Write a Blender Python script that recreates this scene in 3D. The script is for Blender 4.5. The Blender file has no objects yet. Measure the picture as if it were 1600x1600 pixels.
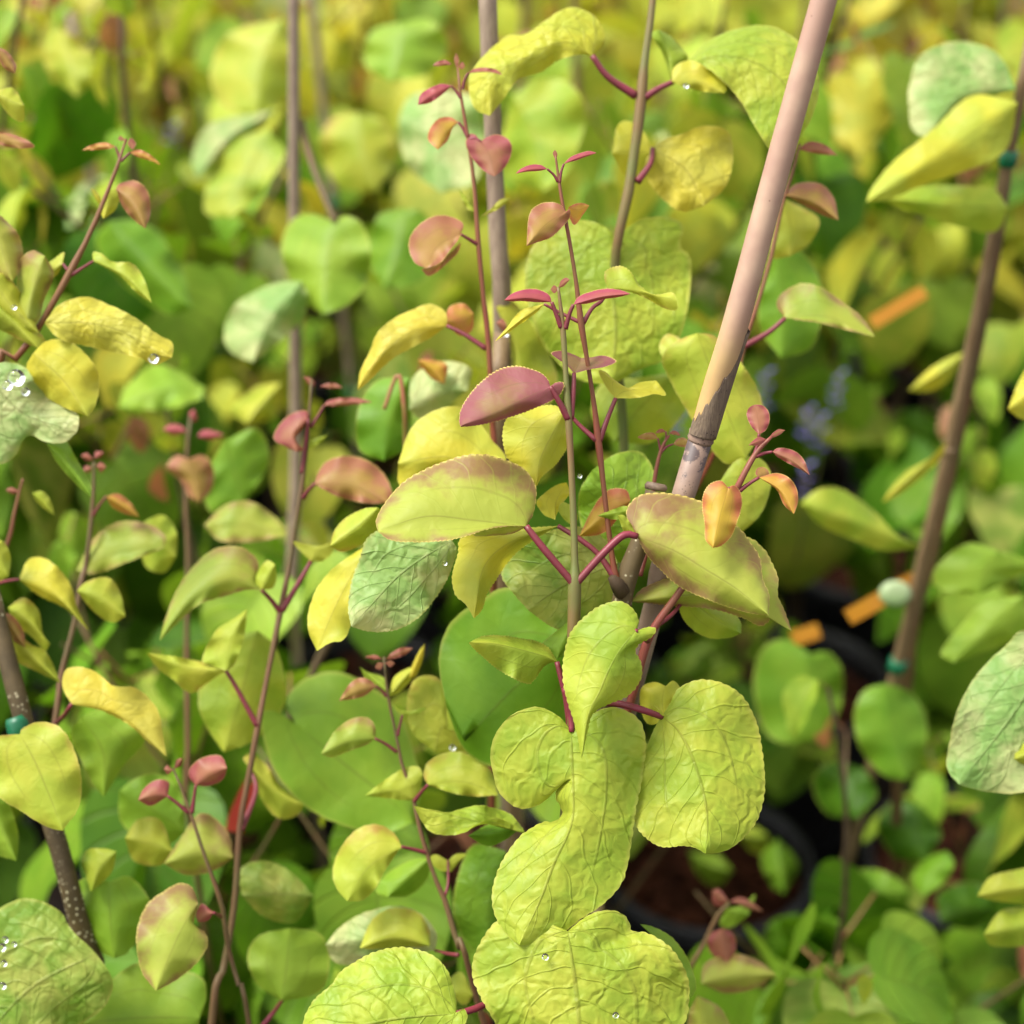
import bpy, math, random
import numpy as np
from mathutils import Vector, Matrix, Euler, noise as mnoise

random.seed(11)
SC = bpy.context.scene
COL = SC.collection
R = math.radians

# ------------------------------------------------------------------ camera, sky, sun, exposure
CAM_Z, PITCH, FPX, FOCUS = 1.65, R(30), 2600.0, 0.862
cam = bpy.data.cameras.new('camera')
cam.sensor_width = 24.0
cam.lens = 24.0 * FPX / 1600.0
cam.clip_start, cam.clip_end = 0.05, 200
cam.dof.use_dof = True
cam.dof.focus_distance = FOCUS
cam.dof.aperture_fstop = 2.7
cam.dof.aperture_blades = 0
cam_o = bpy.data.objects.new('camera', cam)
cam_o.location = (0, 0, CAM_Z)
cam_o.rotation_euler = (math.pi / 2 - PITCH, 0, 0)
COL.objects.link(cam_o)
SC.camera = cam_o

SUN_EL, SUN_AZ = R(60), R(268)          # soft high light from the left
world = bpy.data.worlds.new('World')
SC.world = world
world.use_nodes = True
wn = world.node_tree
wn.nodes.clear()
sky = wn.nodes.new('ShaderNodeTexSky')
sky.sky_type = 'NISHITA'
sky.sun_disc = False
sky.sun_elevation = SUN_EL
sky.sun_rotation = SUN_AZ
sky.air_density = 1.0
sky.dust_density = 3.0
hsv = wn.nodes.new('ShaderNodeHueSaturation')      # an overcast, nearly grey sky
hsv.inputs['Saturation'].default_value = 0.04
bg = wn.nodes.new('ShaderNodeBackground')
bg.inputs['Strength'].default_value = 0.10
wo = wn.nodes.new('ShaderNodeOutputWorld')
wn.links.new(sky.outputs[0], hsv.inputs['Color'])
wn.links.new(hsv.outputs[0], bg.inputs['Color'])
wn.links.new(bg.outputs[0], wo.inputs['Surface'])

sun = bpy.data.lights.new('sun', 'SUN')
sun.energy = 1.5
sun.angle = R(20)
sun.color = (1.0, 0.95, 0.86)
sun_o = bpy.data.objects.new('sun', sun)
sd = Vector((math.sin(SUN_AZ) * math.cos(SUN_EL), math.cos(SUN_AZ) * math.cos(SUN_EL), math.sin(SUN_EL)))
sun_o.rotation_euler = (-sd).to_track_quat('-Z', 'Y').to_euler()
sun_o.location = (0, 0, 6)
COL.objects.link(sun_o)

SC.view_settings.view_transform = 'Standard'
SC.view_settings.look = 'None'
SC.view_settings.exposure = 1.95
SC.view_settings.gamma = 1.0
SC.render.engine = 'CYCLES'
SC.cycles.use_denoising = True
SC.cycles.max_bounces = 5
SC.cycles.diffuse_bounces = 3
SC.cycles.glossy_bounces = 2
SC.cycles.transmission_bounces = 4
SC.cycles.caustics_reflective = False
SC.cycles.caustics_refractive = False

# ------------------------------------------------------------------ helpers
FW = Vector((0, math.cos(PITCH), -math.sin(PITCH)))
UP = Vector((0, math.sin(PITCH), math.cos(PITCH)))
RT = Vector((1, 0, 0))
CAM = Vector((0, 0, CAM_Z))


def P(x, y, d):
    """a point in the world, d metres in front of the camera plane"""
    x, y, d = float(x), float(y), float(d)
    return CAM + d * (FW + (x - 800) / FPX * RT - (y - 800) / FPX * UP)


def proj(p):
    v = p - CAM
    d = v.dot(FW)
    if d < 0.05:
        return (0, 0, d)
    return (800 + v.dot(RT) / d * FPX, 800 - v.dot(UP) / d * FPX, d)


def lin(r, g, b, k=1.0):
    f = lambda c: ((c / 255 + 0.055) / 1.055) ** 2.4 if c > 10 else c / 255 / 12.92
    return (f(r) * k, f(g) * k, f(b) * k)


def tag(o, label=None, cat=None, group=None, kind=None):
    if label: o['label'] = label
    if cat: o['category'] = cat
    if group: o['group'] = group
    if kind: o['kind'] = kind
    return o


def empty(name, loc, label=None, cat=None, group=None):
    o = bpy.data.objects.new(name, None)
    o.empty_display_size = 0.05
    o.location = loc
    COL.objects.link(o)
    return tag(o, label, cat, group)


def link(name, me, loc, parent=None):
    """loc is a world position; parents are unrotated empties or meshes"""
    o = bpy.data.objects.new(name, me)
    o.location = loc
    if parent is not None:
        o.parent = parent
        wl = Vector(parent.location)
        q = parent.parent
        while q is not None:
            wl += Vector(q.location)
            q = q.parent
        o.location = Vector(loc) - wl
    COL.objects.link(o)
    return o


def mesh(name, verts, faces, mats, smooth=True, mi=None):
    me = bpy.data.meshes.new(name)
    me.from_pydata([tuple(v) for v in verts], [], faces)
    for m in (mats if isinstance(mats, (list, tuple)) else [mats]):
        me.materials.append(m)
    if smooth:
        me.polygons.foreach_set('use_smooth', [True] * len(me.polygons))
    if mi is not None:
        me.polygons.foreach_set('material_index', mi)
    me.update()
    return me


def catmull(pts, n, ease=1.0):
    """resample a polyline smoothly to n points by arc length"""
    p = np.array(pts, float)
    if len(p) == 2:
        t = np.linspace(0, 1, n) ** ease
        return p[0] + (p[1] - p[0]) * t[:, None]
    q = np.vstack([2 * p[0] - p[1], p, 2 * p[-1] - p[-2]])
    out = []
    for i in range(1, len(q) - 2):
        a, b, c, d = q[i - 1], q[i], q[i + 1], q[i + 2]
        for t in np.linspace(0, 1, 12, endpoint=False):
            out.append(0.5 * ((2 * b) + (c - a) * t + (2 * a - 5 * b + 4 * c - d) * t * t + (3 * b - a - 3 * c + d) * t ** 3))
    out.append(p[-1])
    out = np.array(out)
    s = np.concatenate([[0], np.cumsum(np.linalg.norm(np.diff(out, axis=0), axis=1))])
    s /= s[-1]
    t = np.linspace(0, 1, n) ** ease
    return np.stack([np.interp(t, s, out[:, k]) for k in range(p.shape[1])], 1)


def pts(s):
    return [tuple(float(c) for c in w.split(',')) for w in s.split()]


def tube(path, radii, sides=8, caps=True, n=None, jitter=0.0, seed=0):
    """verts and faces of a swept tube through 3D points"""
    path = [Vector(p) for p in path]
    if n:
        arr = catmull([tuple(p) + (r,) for p, r in zip(path, radii)], n)
        path = [Vector(a[:3]) for a in arr]
        radii = [a[3] for a in arr]
    rng = random.Random(seed)
    vs, fs = [], []
    prev = None
    for i, p in enumerate(path):
        t = (path[min(i + 1, len(path) - 1)] - path[max(i - 1, 0)])
        if t.length < 1e-9: t = Vector((0, 0, 1))
        t.normalize()
        if prev is None:
            a = t.orthogonal().normalized()
        else:
            a = (prev - t * prev.dot(t)).normalized()
        prev = a
        b = t.cross(a)
        for k in range(sides):
            an = 2 * math.pi * k / sides
            r = radii[i] * (1 + jitter * (rng.random() - 0.5))
            vs.append(p + (a * math.cos(an) + b * math.sin(an)) * r)
    for i in range(len(path) - 1):
        for k in range(sides):
            k2 = (k + 1) % sides
            fs.append((i * sides + k, i * sides + k2, (i + 1) * sides + k2, (i + 1) * sides + k))
    if caps:
        fs.append(tuple(range(sides))[::-1])
        fs.append(tuple((len(path) - 1) * sides + k for k in range(sides)))
    return vs, fs


def tube_obj(name, path, radii, mat, parent=None, **kw):
    o0 = Vector(path[0])
    vs, fs = tube([Vector(p) - o0 for p in path], radii, **kw)
    return link(name, mesh(name, vs, fs, mat), o0, parent)


# ------------------------------------------------------------------ materials
class NT:
    def __init__(self, name):
        self.m = bpy.data.materials.new(name)
        self.m.use_nodes = True
        self.t = self.m.node_tree
        self.t.nodes.clear()
        self.out = self.t.nodes.new('ShaderNodeOutputMaterial')

    def n(self, typ, **kw):
        nd = self.t.nodes.new(typ)
        for k, v in kw.items():
            setattr(nd, k, v)
        return nd

    def put(self, sock, v):
        if hasattr(v, 'is_output'):
            self.t.links.new(v, sock)
        else:
            sock.default_value = v

    def math(self, op, a, b=0.0, c=0.0, clamp=False):
        nd = self.n('ShaderNodeMath', operation=op, use_clamp=clamp)
        self.put(nd.inputs[0], a); self.put(nd.inputs[1], b); self.put(nd.inputs[2], c)
        return nd.outputs[0]

    def step(self, x, lo, hi, a=0.0, b=1.0):
        nd = self.n('ShaderNodeMapRange', interpolation_type='SMOOTHSTEP')
        for i, v in enumerate((x, lo, hi, a, b)): self.put(nd.inputs[i], v)
        return nd.outputs[0]

    def mix(self, f, a, b, blend='MIX'):
        nd = self.n('ShaderNodeMix', data_type='RGBA', blend_type=blend)
        self.put(nd.inputs[0], f)
        self.put(nd.inputs[6], a if hasattr(a, 'is_output') else (*a[:3], 1))
        self.put(nd.inputs[7], b if hasattr(b, 'is_output') else (*b[:3], 1))
        return nd.outputs[2]

    def noise(self, vec, scale, detail=3.0, rough=0.55, dim='3D'):
        nd = self.n('ShaderNodeTexNoise', noise_dimensions=dim)
        nd.inputs['Scale'].default_value = scale
        nd.inputs['Detail'].default_value = detail
        nd.inputs['Roughness'].default_value = rough
        if vec is not None: self.t.links.new(vec, nd.inputs['Vector'])
        return nd.outputs[0]

    def vadd(self, a, b, op='ADD'):
        nd = self.n('ShaderNodeVectorMath', operation=op)
        self.put(nd.inputs[0], a); self.put(nd.inputs[1], b)
        return nd.outputs[0]


def leaf_material():
    T = NT('leaf_surface')
    uv = T.n('ShaderNodeUVMap', uv_map='uv').outputs[0]
    fl = T.n('ShaderNodeUVMap', uv_map='flat').outputs[0]
    s = T.n('ShaderNodeSeparateXYZ'); T.t.links.new(uv, s.inputs[0])
    U, V = s.outputs[0], s.outputs[1]
    a = T.math('ABSOLUTE', T.math('MULTIPLY_ADD', U, 2.0, -1.0))
    oi = T.n('ShaderNodeObjectInfo')
    A = lambda nm: T.n('ShaderNodeAttribute', attribute_type='OBJECT', attribute_name=nm)
    c2 = A('c2').outputs['Color']
    fc = A('flush_colour').outputs['Color']
    ps = T.n('ShaderNodeSeparateXYZ'); T.t.links.new(A('prm').outputs['Vector'], ps.inputs[0])
    flush, bump, rim = ps.outputs
    off = T.n('ShaderNodeCombineXYZ')
    T.put(off.inputs[0], T.math('MULTIPLY', oi.outputs['Random'], 37.0))
    T.put(off.inputs[1], T.math('MULTIPLY', oi.outputs['Random'], 91.0))
    q = T.vadd(fl, off.outputs[0])
    # distorted coordinates
    nz = T.n('ShaderNodeTexNoise', noise_dimensions='2D'); nz.inputs['Scale'].default_value = 5.0
    T.t.links.new(q, nz.inputs['Vector'])
    dq = T.vadd(q, T.vadd(nz.outputs['Color'], (0.34, 0.34, 0.0), 'MULTIPLY'))
    n1 = T.noise(q, 2.2, 2.0, dim='2D')
    n2 = T.noise(q, 9.0, 3.0, dim='2D')
    # veins
    mid = T.step(a, 0.006, 0.034, 1.0, 0.0)
    mid = T.math('MULTIPLY', mid, T.step(V, 0.82, 1.0, 1.0, 0.0))
    la = T.math('ABSOLUTE', T.math('SUBTRACT', a, T.math('MULTIPLY_ADD', V, 0.22, 0.40)))
    lat = T.math('MULTIPLY', T.step(la, 0.006, 0.03, 1.0, 0.0), T.step(V, 0.5, 0.8, 1.0, 0.0))
    sec_in = T.math('ADD', T.math('MULTIPLY', V, 8.0), T.math('MULTIPLY', a, -2.3))
    sec_in = T.math('ADD', sec_in, T.math('MULTIPLY', n1, 1.3))
    sec_in = T.math('ADD', sec_in, T.math('MULTIPLY', T.math('GREATER_THAN', U, 0.5), 0.43))
    fr = T.math('ABSOLUTE', T.math('MULTIPLY_ADD', T.math('FRACT', sec_in), 2.0, -1.0))
    sec = T.math('MULTIPLY', T.step(fr, 0.86, 1.0), 0.75)
    vo = T.n('ShaderNodeTexVoronoi', feature='DISTANCE_TO_EDGE', voronoi_dimensions='2D')
    vo.inputs['Scale'].default_value = 7.5
    T.t.links.new(dq, vo.inputs['Vector'])
    ter = T.step(vo.outputs[0], 0.0, 0.11, 1.0, 0.0)
    big = T.math('MAXIMUM', mid, T.math('MULTIPLY', lat, 0.65))
    vein = T.math('MAXIMUM', T.math('MAXIMUM', big, sec), T.math('MULTIPLY', ter, 0.12))
    # colour
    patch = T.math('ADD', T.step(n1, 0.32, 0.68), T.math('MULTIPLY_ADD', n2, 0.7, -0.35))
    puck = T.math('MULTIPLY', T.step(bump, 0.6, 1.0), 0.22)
    ridge = T.math('ADD', T.step(vo.outputs[0], -0.05, 0.4), T.math('MULTIPLY_ADD', n1, 1.6, -0.95))  # puckered leaves: pale sheen of the bulges put into the colour
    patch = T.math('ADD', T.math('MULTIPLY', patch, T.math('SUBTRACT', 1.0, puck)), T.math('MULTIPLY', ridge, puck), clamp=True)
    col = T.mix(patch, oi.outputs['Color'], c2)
    fm = T.math('ADD', T.math('MULTIPLY', T.step(a, 0.3, 1.0), 0.75), T.step(V, 0.0, 0.6, 0.35, 0.0))
    fm = T.math('ADD', fm, T.math('MULTIPLY_ADD', n2, 1.1, -0.55))
    fm = T.math('ADD', fm, T.math('MULTIPLY_ADD', n1, 1.2, -0.6))
    fm = T.math('ADD', fm, T.math('MULTIPLY_ADD', flush, 1.5, -0.95))
    fm = T.math('MULTIPLY', T.step(fm, -0.15, 0.85), T.math('MULTIPLY_ADD', vein, -0.35, 0.88))
    fm = T.math('MULTIPLY', fm, T.math('GREATER_THAN', flush, 0.001))
    col = T.mix(fm, col, fc)
    vcol = T.mix(0.62, col, lin(112, 88, 48, 0.55))
    col = T.mix(T.math('MULTIPLY', big, 0.42), col, vcol)
    dark = T.mix(1.0, col, (0.78, 0.84, 0.70), 'MULTIPLY')
    col = T.mix(T.math('MULTIPLY', T.math('MAXIMUM', sec, T.math('MULTIPLY', ter, 0.3)), T.math('MULTIPLY', bump, 0.34)), col, dark)
    # pale grains on the crenate margin of the young leaves
    fv = T.math('FRACT', T.math('MULTIPLY', V, 34.0))
    grain = T.math('MULTIPLY', T.step(a, 0.968, 0.99), T.math('GREATER_THAN', fv, 0.42))
    col = T.mix(T.math('MULTIPLY', grain, rim), col, lin(236, 214, 120, 0.9))
    col = T.mix(T.math('MULTIPLY', T.step(a, 0.93, 1.0), 0.30), col, lin(220, 205, 110, 0.75))
    # relief
    vs = T.n('ShaderNodeTexVoronoi', feature='SMOOTH_F1', voronoi_dimensions='2D')
    vs.inputs['Scale'].default_value = 9.0
    vs.inputs['Smoothness'].default_value = 0.55
    T.t.links.new(dq, vs.inputs['Vector'])
    h = T.math('MULTIPLY', vs.outputs['Distance'], -1.5)
    h = T.math('SUBTRACT', h, T.math('MULTIPLY', vein, 0.6))
    h = T.math('ADD', h, T.math('MULTIPLY', n2, 0.5))
    bp = T.n('ShaderNodeBump')
    bp.inputs['Distance'].default_value = 0.0014
    T.put(bp.inputs['Strength'], T.math('MULTIPLY', T.math('MULTIPLY', bump, bump), 0.7, clamp=True))
    T.put(bp.inputs['Height'], h)
    b = T.n('ShaderNodeBsdfPrincipled')
    T.put(b.inputs['Base Color'], col)
    T.put(b.inputs['Roughness'], T.math('MULTIPLY_ADD', n2, 0.2, 0.40))
    b.inputs['Specular IOR Level'].default_value = 0.28
    T.put(b.inputs['Normal'], bp.outputs[0])
    tr = T.n('ShaderNodeBsdfTranslucent')
    T.put(tr.inputs['Color'], T.mix(1.0, col, (1.08, 1.02, 0.55), 'MULTIPLY'))
    mx = T.n('ShaderNodeMixShader')
    mx.inputs[0].default_value = 0.40
    T.t.links.new(b.outputs[0], mx.inputs[1]); T.t.links.new(tr.outputs[0], mx.inputs[2])
    T.t.links.new(mx.outputs[0], T.out.inputs['Surface'])
    return T.m


def row_leaf_material():
    """the same leaf for the saplings of the rows, without the finest relief"""
    T = NT('row_leaf_surface')
    uv = T.n('ShaderNodeUVMap', uv_map='uv').outputs[0]
    fl = T.n('ShaderNodeUVMap', uv_map='flat').outputs[0]
    s = T.n('ShaderNodeSeparateXYZ'); T.t.links.new(uv, s.inputs[0])
    U, V = s.outputs[0], s.outputs[1]
    a = T.math('ABSOLUTE', T.math('MULTIPLY_ADD', U, 2.0, -1.0))
    oi = T.n('ShaderNodeObjectInfo')
    A = lambda nm: T.n('ShaderNodeAttribute', attribute_type='OBJECT', attribute_name=nm)
    off = T.n('ShaderNodeCombineXYZ')
    T.put(off.inputs[0], T.math('MULTIPLY', oi.outputs['Random'], 37.0))
    n1 = T.noise(T.vadd(fl, off.outputs[0]), 3.0, 1.0, dim='2D')
    sec_in = T.math('ADD', T.math('MULTIPLY', V, 8.0), T.math('MULTIPLY', a, -2.3))
    fr = T.math('ABSOLUTE', T.math('MULTIPLY_ADD', T.math('FRACT', sec_in), 2.0, -1.0))
    vein = T.math('MAXIMUM', T.step(fr, 0.75, 1.0), T.step(a, 0.0, 0.06, 1.0, 0.0))
    col = T.mix(T.step(n1, 0.28, 0.74), oi.outputs['Color'], A('c2').outputs['Color'])
    col = T.mix(T.math('MULTIPLY', vein, 0.22), col, lin(120, 110, 50, 0.5))
    bp = T.n('ShaderNodeBump'); bp.inputs['Distance'].default_value = 0.0016; bp.inputs['Strength'].default_value = 0.5
    T.put(bp.inputs['Height'], T.math('SUBTRACT', n1, vein))
    b = T.n('ShaderNodeBsdfPrincipled')
    T.put(b.inputs['Base Color'], col)
    b.inputs['Roughness'].default_value = 0.5
    b.inputs['Specular IOR Level'].default_value = 0.22
    T.put(b.inputs['Normal'], bp.outputs[0])
    tr = T.n('ShaderNodeBsdfTranslucent')
    T.put(tr.inputs['Color'], T.mix(1.0, col, (1.08, 1.02, 0.55), 'MULTIPLY'))
    mx = T.n('ShaderNodeMixShader'); mx.inputs[0].default_value = 0.36
    T.t.links.new(b.outputs[0], mx.inputs[1]); T.t.links.new(tr.outputs[0], mx.inputs[2])
    T.t.links.new(mx.outputs[0], T.out.inputs['Surface'])
    return T.m


def simple(name, c1, c2, scale=120.0, rough=0.6, spec=0.35, bump=0.3, stretch=None, specks=None, spec_scale=700.0, spec_thr=0.035):
    T = NT(name)
    co = T.n('ShaderNodeTexCoord').outputs['Object']
    if stretch:
        mp = T.n('ShaderNodeMapping'); mp.inputs['Scale'].default_value = stretch
        T.t.links.new(co, mp.inputs[0]); v = mp.outputs[0]
    else:
        v = co
    n = T.noise(v, scale, 4.0)
    nb = T.noise(co, scale * 0.13, 3.0)
    col = T.mix(T.step(T.math('MULTIPLY_ADD', nb, 0.5, T.math('MULTIPLY', n, 0.5)), 0.36, 0.64), c1, c2)
    if specks:
        vo = T.n('ShaderNodeTexVoronoi'); vo.inputs['Scale'].default_value = spec_scale
        T.t.links.new(co, vo.inputs['Vector'])
        msk = T.step(vo.outputs['Distance'], spec_thr, spec_thr * 2.2, 1.0, 0.0)
        msk = T.math('MULTIPLY', msk, T.step(T.noise(co, spec_scale * 0.08, 2.0), 0.45, 0.6))
        col = T.mix(msk, col, specks)
    b = T.n('ShaderNodeBsdfPrincipled')
    T.put(b.inputs['Base Color'], col)
    b.inputs['Roughness'].default_value = rough
    b.inputs['Specular IOR Level'].default_value = spec
    bp = T.n('ShaderNodeBump'); bp.inputs['Strength'].default_value = bump; bp.inputs['Distance'].default_value = 0.001
    T.put(bp.inputs['Height'], n)
    T.put(b.inputs['Normal'], bp.outputs[0])
    T.t.links.new(b.outputs[0], T.out.inputs['Surface'])
    return T.m


K = 0.72
M = {
    'leaf': leaf_material(),
    'row_leaf': row_leaf_material(),
    'petiole': simple('red_petiole', lin(132, 44, 62, K), lin(116, 50, 54, K), 90, 0.45),
    'petiole_soft': simple('soft_petiole', lin(160, 92, 70, K), lin(140, 130, 60, K), 60, 0.5),
    'shoot_green': simple('green_shoot', lin(96, 118, 52, K), lin(126, 92, 58, K), 22, 0.5),
    'shoot_red': simple('red_shoot', lin(134, 66, 48, K), lin(122, 84, 48, K), 30, 0.5),
    'shoot_pink': simple('pink_shoot', lin(146, 64, 62, K), lin(130, 78, 56, K), 40, 0.5),
    'shoot_brown': simple('brown_shoot', lin(116, 80, 54, K), lin(98, 88, 50, K), 40, 0.55),
    'bark': simple('olive_bark', lin(74, 62, 40, K), lin(104, 88, 58, K), 60, 0.6, 0.3, 0.4, None, lin(200, 192, 160), 330, 0.15),
    'bark_dark': simple('dark_bark', lin(70, 54, 40, K), lin(96, 80, 58, K), 60, 0.7, 0.2, 0.5),
    'cut': simple('cut_wood', lin(92, 74, 58, K), lin(150, 130, 108, K), 160, 0.6),
    'cane': simple('tan_cane', lin(196, 166, 140, K), lin(174, 140, 120, K), 40, 0.42, 0.45, 0.15, (8, 8, 1), lin(90, 58, 44), 150, 0.05),
    'cane_low': simple('spotted_cane', lin(160, 134, 116, K), lin(128, 104, 92, K), 40, 0.55, 0.3, 0.25, (6, 6, 1), lin(46, 34, 34), 620, 0.16),
    'cane_tan': simple('straw_cane', lin(214, 180, 116, K), lin(196, 160, 110, K), 40, 0.45, 0.4, 0.2, (8, 8, 1), lin(110, 74, 50), 260, 0.04),
    'cane_grey': simple('grey_cane', lin(158, 140, 118, K), lin(128, 108, 92, K), 40, 0.55, 0.3, 0.3, (8, 8, 1)),
    'cane_brown': simple('brown_cane', lin(110, 86, 58, K), lin(138, 116, 84, K), 40, 0.55, 0.3, 0.3, (8, 8, 1)),
    'sheath': simple('papery_sheath', lin(140, 122, 100, K), lin(108, 92, 80, K), 220, 0.75, 0.2, 0.7, (6, 6, 0.6), lin(40, 30, 28), 500, 0.12),
    'scorch': simple('dark_edge', lin(46, 30, 22), lin(60, 42, 30), 200, 0.8),
    'mould': simple('black_mould', lin(40, 30, 34), lin(54, 42, 42), 300, 0.85),
    'tie': simple('green_tie', lin(0, 104, 66, 0.9), lin(4, 84, 54, 0.9), 60, 0.4, 0.45),
    'pot': simple('black_pot', (0.012, 0.012, 0.014), (0.02, 0.02, 0.022), 60, 0.45, 0.4),
    'soil': simple('bark_soil', lin(96, 52, 34, 0.6), lin(52, 28, 20, 0.6), 140, 0.9, 0.15, 1.0),
    'chip': simple('bark_chip', lin(112, 62, 40, 0.7), lin(76, 42, 28, 0.7), 200, 0.85, 0.2, 0.6),
    'ground': simple('weed_mat', (0.010, 0.010, 0.010), (0.03, 0.02, 0.016), 30, 0.9, 0.1, 0.6),
    'orange': simple('orange_label', lin(214, 150, 36, 0.55), lin(200, 134, 30, 0.55), 30, 0.45),
    'red': simple('red_label', lin(180, 54, 22, 0.5), lin(160, 40, 18, 0.5), 30, 0.45),
    'white': simple('pale_disc', lin(190, 208, 160, 0.55), lin(146, 180, 112, 0.55), 30, 0.5),
    'petal': simple('violet_petal', lin(88, 80, 140, 0.8), lin(110, 96, 160, 0.8), 60, 0.6),
}
T = NT('cane_main_surface')          # straw coloured next to the joint, pinkish tan further up
co_ = T.n('ShaderNodeTexCoord').outputs['Object']
ln_ = T.n('ShaderNodeVectorMath', operation='LENGTH'); T.t.links.new(co_, ln_.inputs[0])
n_ = T.noise(co_, 34, 3.0)
far_ = T.mix(T.step(n_, .35, .65), lin(190, 158, 132, K), lin(172, 136, 116, K))
near_ = T.mix(T.step(n_, .35, .65), lin(206, 172, 110, K), lin(196, 158, 108, K))
f_ = T.step(T.math('ADD', ln_.outputs['Value'], T.math('MULTIPLY', n_, .03)), .035, .10)
c_ = T.mix(f_, near_, far_)
v_ = T.n('ShaderNodeTexVoronoi'); v_.inputs['Scale'].default_value = 120; T.t.links.new(co_, v_.inputs['Vector'])
m_ = T.math('MULTIPLY', T.step(v_.outputs['Distance'], .05, .11, 1.0, 0.0), T.step(T.noise(co_, 20, 1.0), .45, .6))
c_ = T.mix(m_, c_, lin(96, 62, 46))
b_ = T.n('ShaderNodeBsdfPrincipled'); T.put(b_.inputs['Base Color'], c_)
b_.inputs['Roughness'].default_value = .45
T.t.links.new(b_.outputs[0], T.out.inputs['Surface'])
M['cane_main'] = T.m
T = NT('water')
b_ = T.n('ShaderNodeBsdfPrincipled')
b_.inputs['Roughness'].default_value = 0.03
b_.inputs['IOR'].default_value = 1.333
b_.inputs['Transmission Weight'].default_value = 1.0
b_.inputs['Base Color'].default_value = (0.97, 1.0, 0.97, 1)
T.t.links.new(b_.outputs[0], T.out.inputs['Surface'])
M['water'] = T.m

# leaf colours: main, second, flush colour, flush amount, relief, pale rim grains
LC = {
    'lime':    (lin(176, 192, 62, K), lin(198, 202, 72, K), lin(190, 130, 80, K), 0.12, 0.55, 0.25),
    'limeg':   (lin(158, 184, 56, K), lin(188, 198, 68, K), lin(186, 128, 80, K), 0.0, 0.7, 0.0),
    'yellow':  (lin(214, 206, 66, K), lin(194, 200, 72, K), lin(206, 150, 70, K), 0.0, 0.6, 0.0),
    'gold':    (lin(218, 204, 70, K), lin(206, 200, 84, K), lin(206, 150, 60, K), 0.0, 0.7, 0.0),
    'green':   (lin(108, 154, 34, K), lin(126, 168, 42, K), lin(150, 120, 70, K), 0.0, 0.45, 0.0),
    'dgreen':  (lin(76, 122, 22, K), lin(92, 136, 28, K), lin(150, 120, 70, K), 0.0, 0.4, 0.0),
    'pgreen':  (lin(138, 178, 50, K), lin(154, 188, 58, K), lin(150, 120, 70, K), 0.0, 0.5, 0.0),
    'glauc':   (lin(150, 188, 102, K), lin(206, 210, 144, K), lin(150, 120, 70, K), 0.0, 1.0, 0.0),
    'mottle':  (lin(128, 162, 54, K), lin(190, 196, 96, K), lin(150, 120, 70, K), 0.0, 1.0, 0.0),
    'purple':  (lin(158, 128, 84, K), lin(160, 112, 92, K), lin(158, 88, 98, K), 0.80, 0.45, 1.0),
    'pink':    (lin(190, 92, 100, K), lin(182, 104, 92, K), lin(178, 76, 100, K), 0.7, 0.25, 1.0),
    'rose':    (lin(172, 116, 88, K), lin(182, 128, 90, K), lin(166, 80, 88, K), 0.66, 0.25, 0.4),
    'brownp':  (lin(176, 142, 76, K), lin(188, 156, 78, K), lin(178, 112, 92, K), 0.65, 0.3, 0.6),
    'orange':  (lin(208, 172, 62, K), lin(200, 150, 72, K), lin(204, 112, 86, K), 0.55, 0.35, 0.9),
    'olive':   (lin(180, 190, 78, K), lin(192, 198, 84, K), lin(156, 112, 84, K), 0.5, 0.45, 0.7),
    'oliveg':  (lin(158, 178, 66, K), lin(180, 186, 74, K), lin(164, 120, 88, K), 0.36, 0.45, 0.4),
}


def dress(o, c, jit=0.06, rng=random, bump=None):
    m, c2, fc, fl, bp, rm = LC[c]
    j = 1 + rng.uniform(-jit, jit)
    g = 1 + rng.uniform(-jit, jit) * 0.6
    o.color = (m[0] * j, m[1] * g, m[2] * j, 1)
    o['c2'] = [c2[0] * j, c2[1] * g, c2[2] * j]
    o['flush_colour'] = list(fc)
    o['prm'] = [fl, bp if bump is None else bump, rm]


# ------------------------------------------------------------------ leaf surface lofted between its two margins and its midrib
def loft(Lp, Mp, Rp, nv, nu, relief, teeth, seed, wave=0.0):
    """Lp, Mp, Rp: arrays nv x 3; returns verts, faces, uv, flat"""
    rng = np.random.RandomState(seed)
    rows = []
    half = nu // 2
    for i in range(nv):
        row = []
        l, m, r = Lp[i], Mp[i], Rp[i]
        for k in range(-half, half + 1):
            f = abs(k) / half
            e = l if k < 0 else r
            row.append(m + (e - m) * f)
        rows.append(row)
    return np.array(rows)


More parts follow.
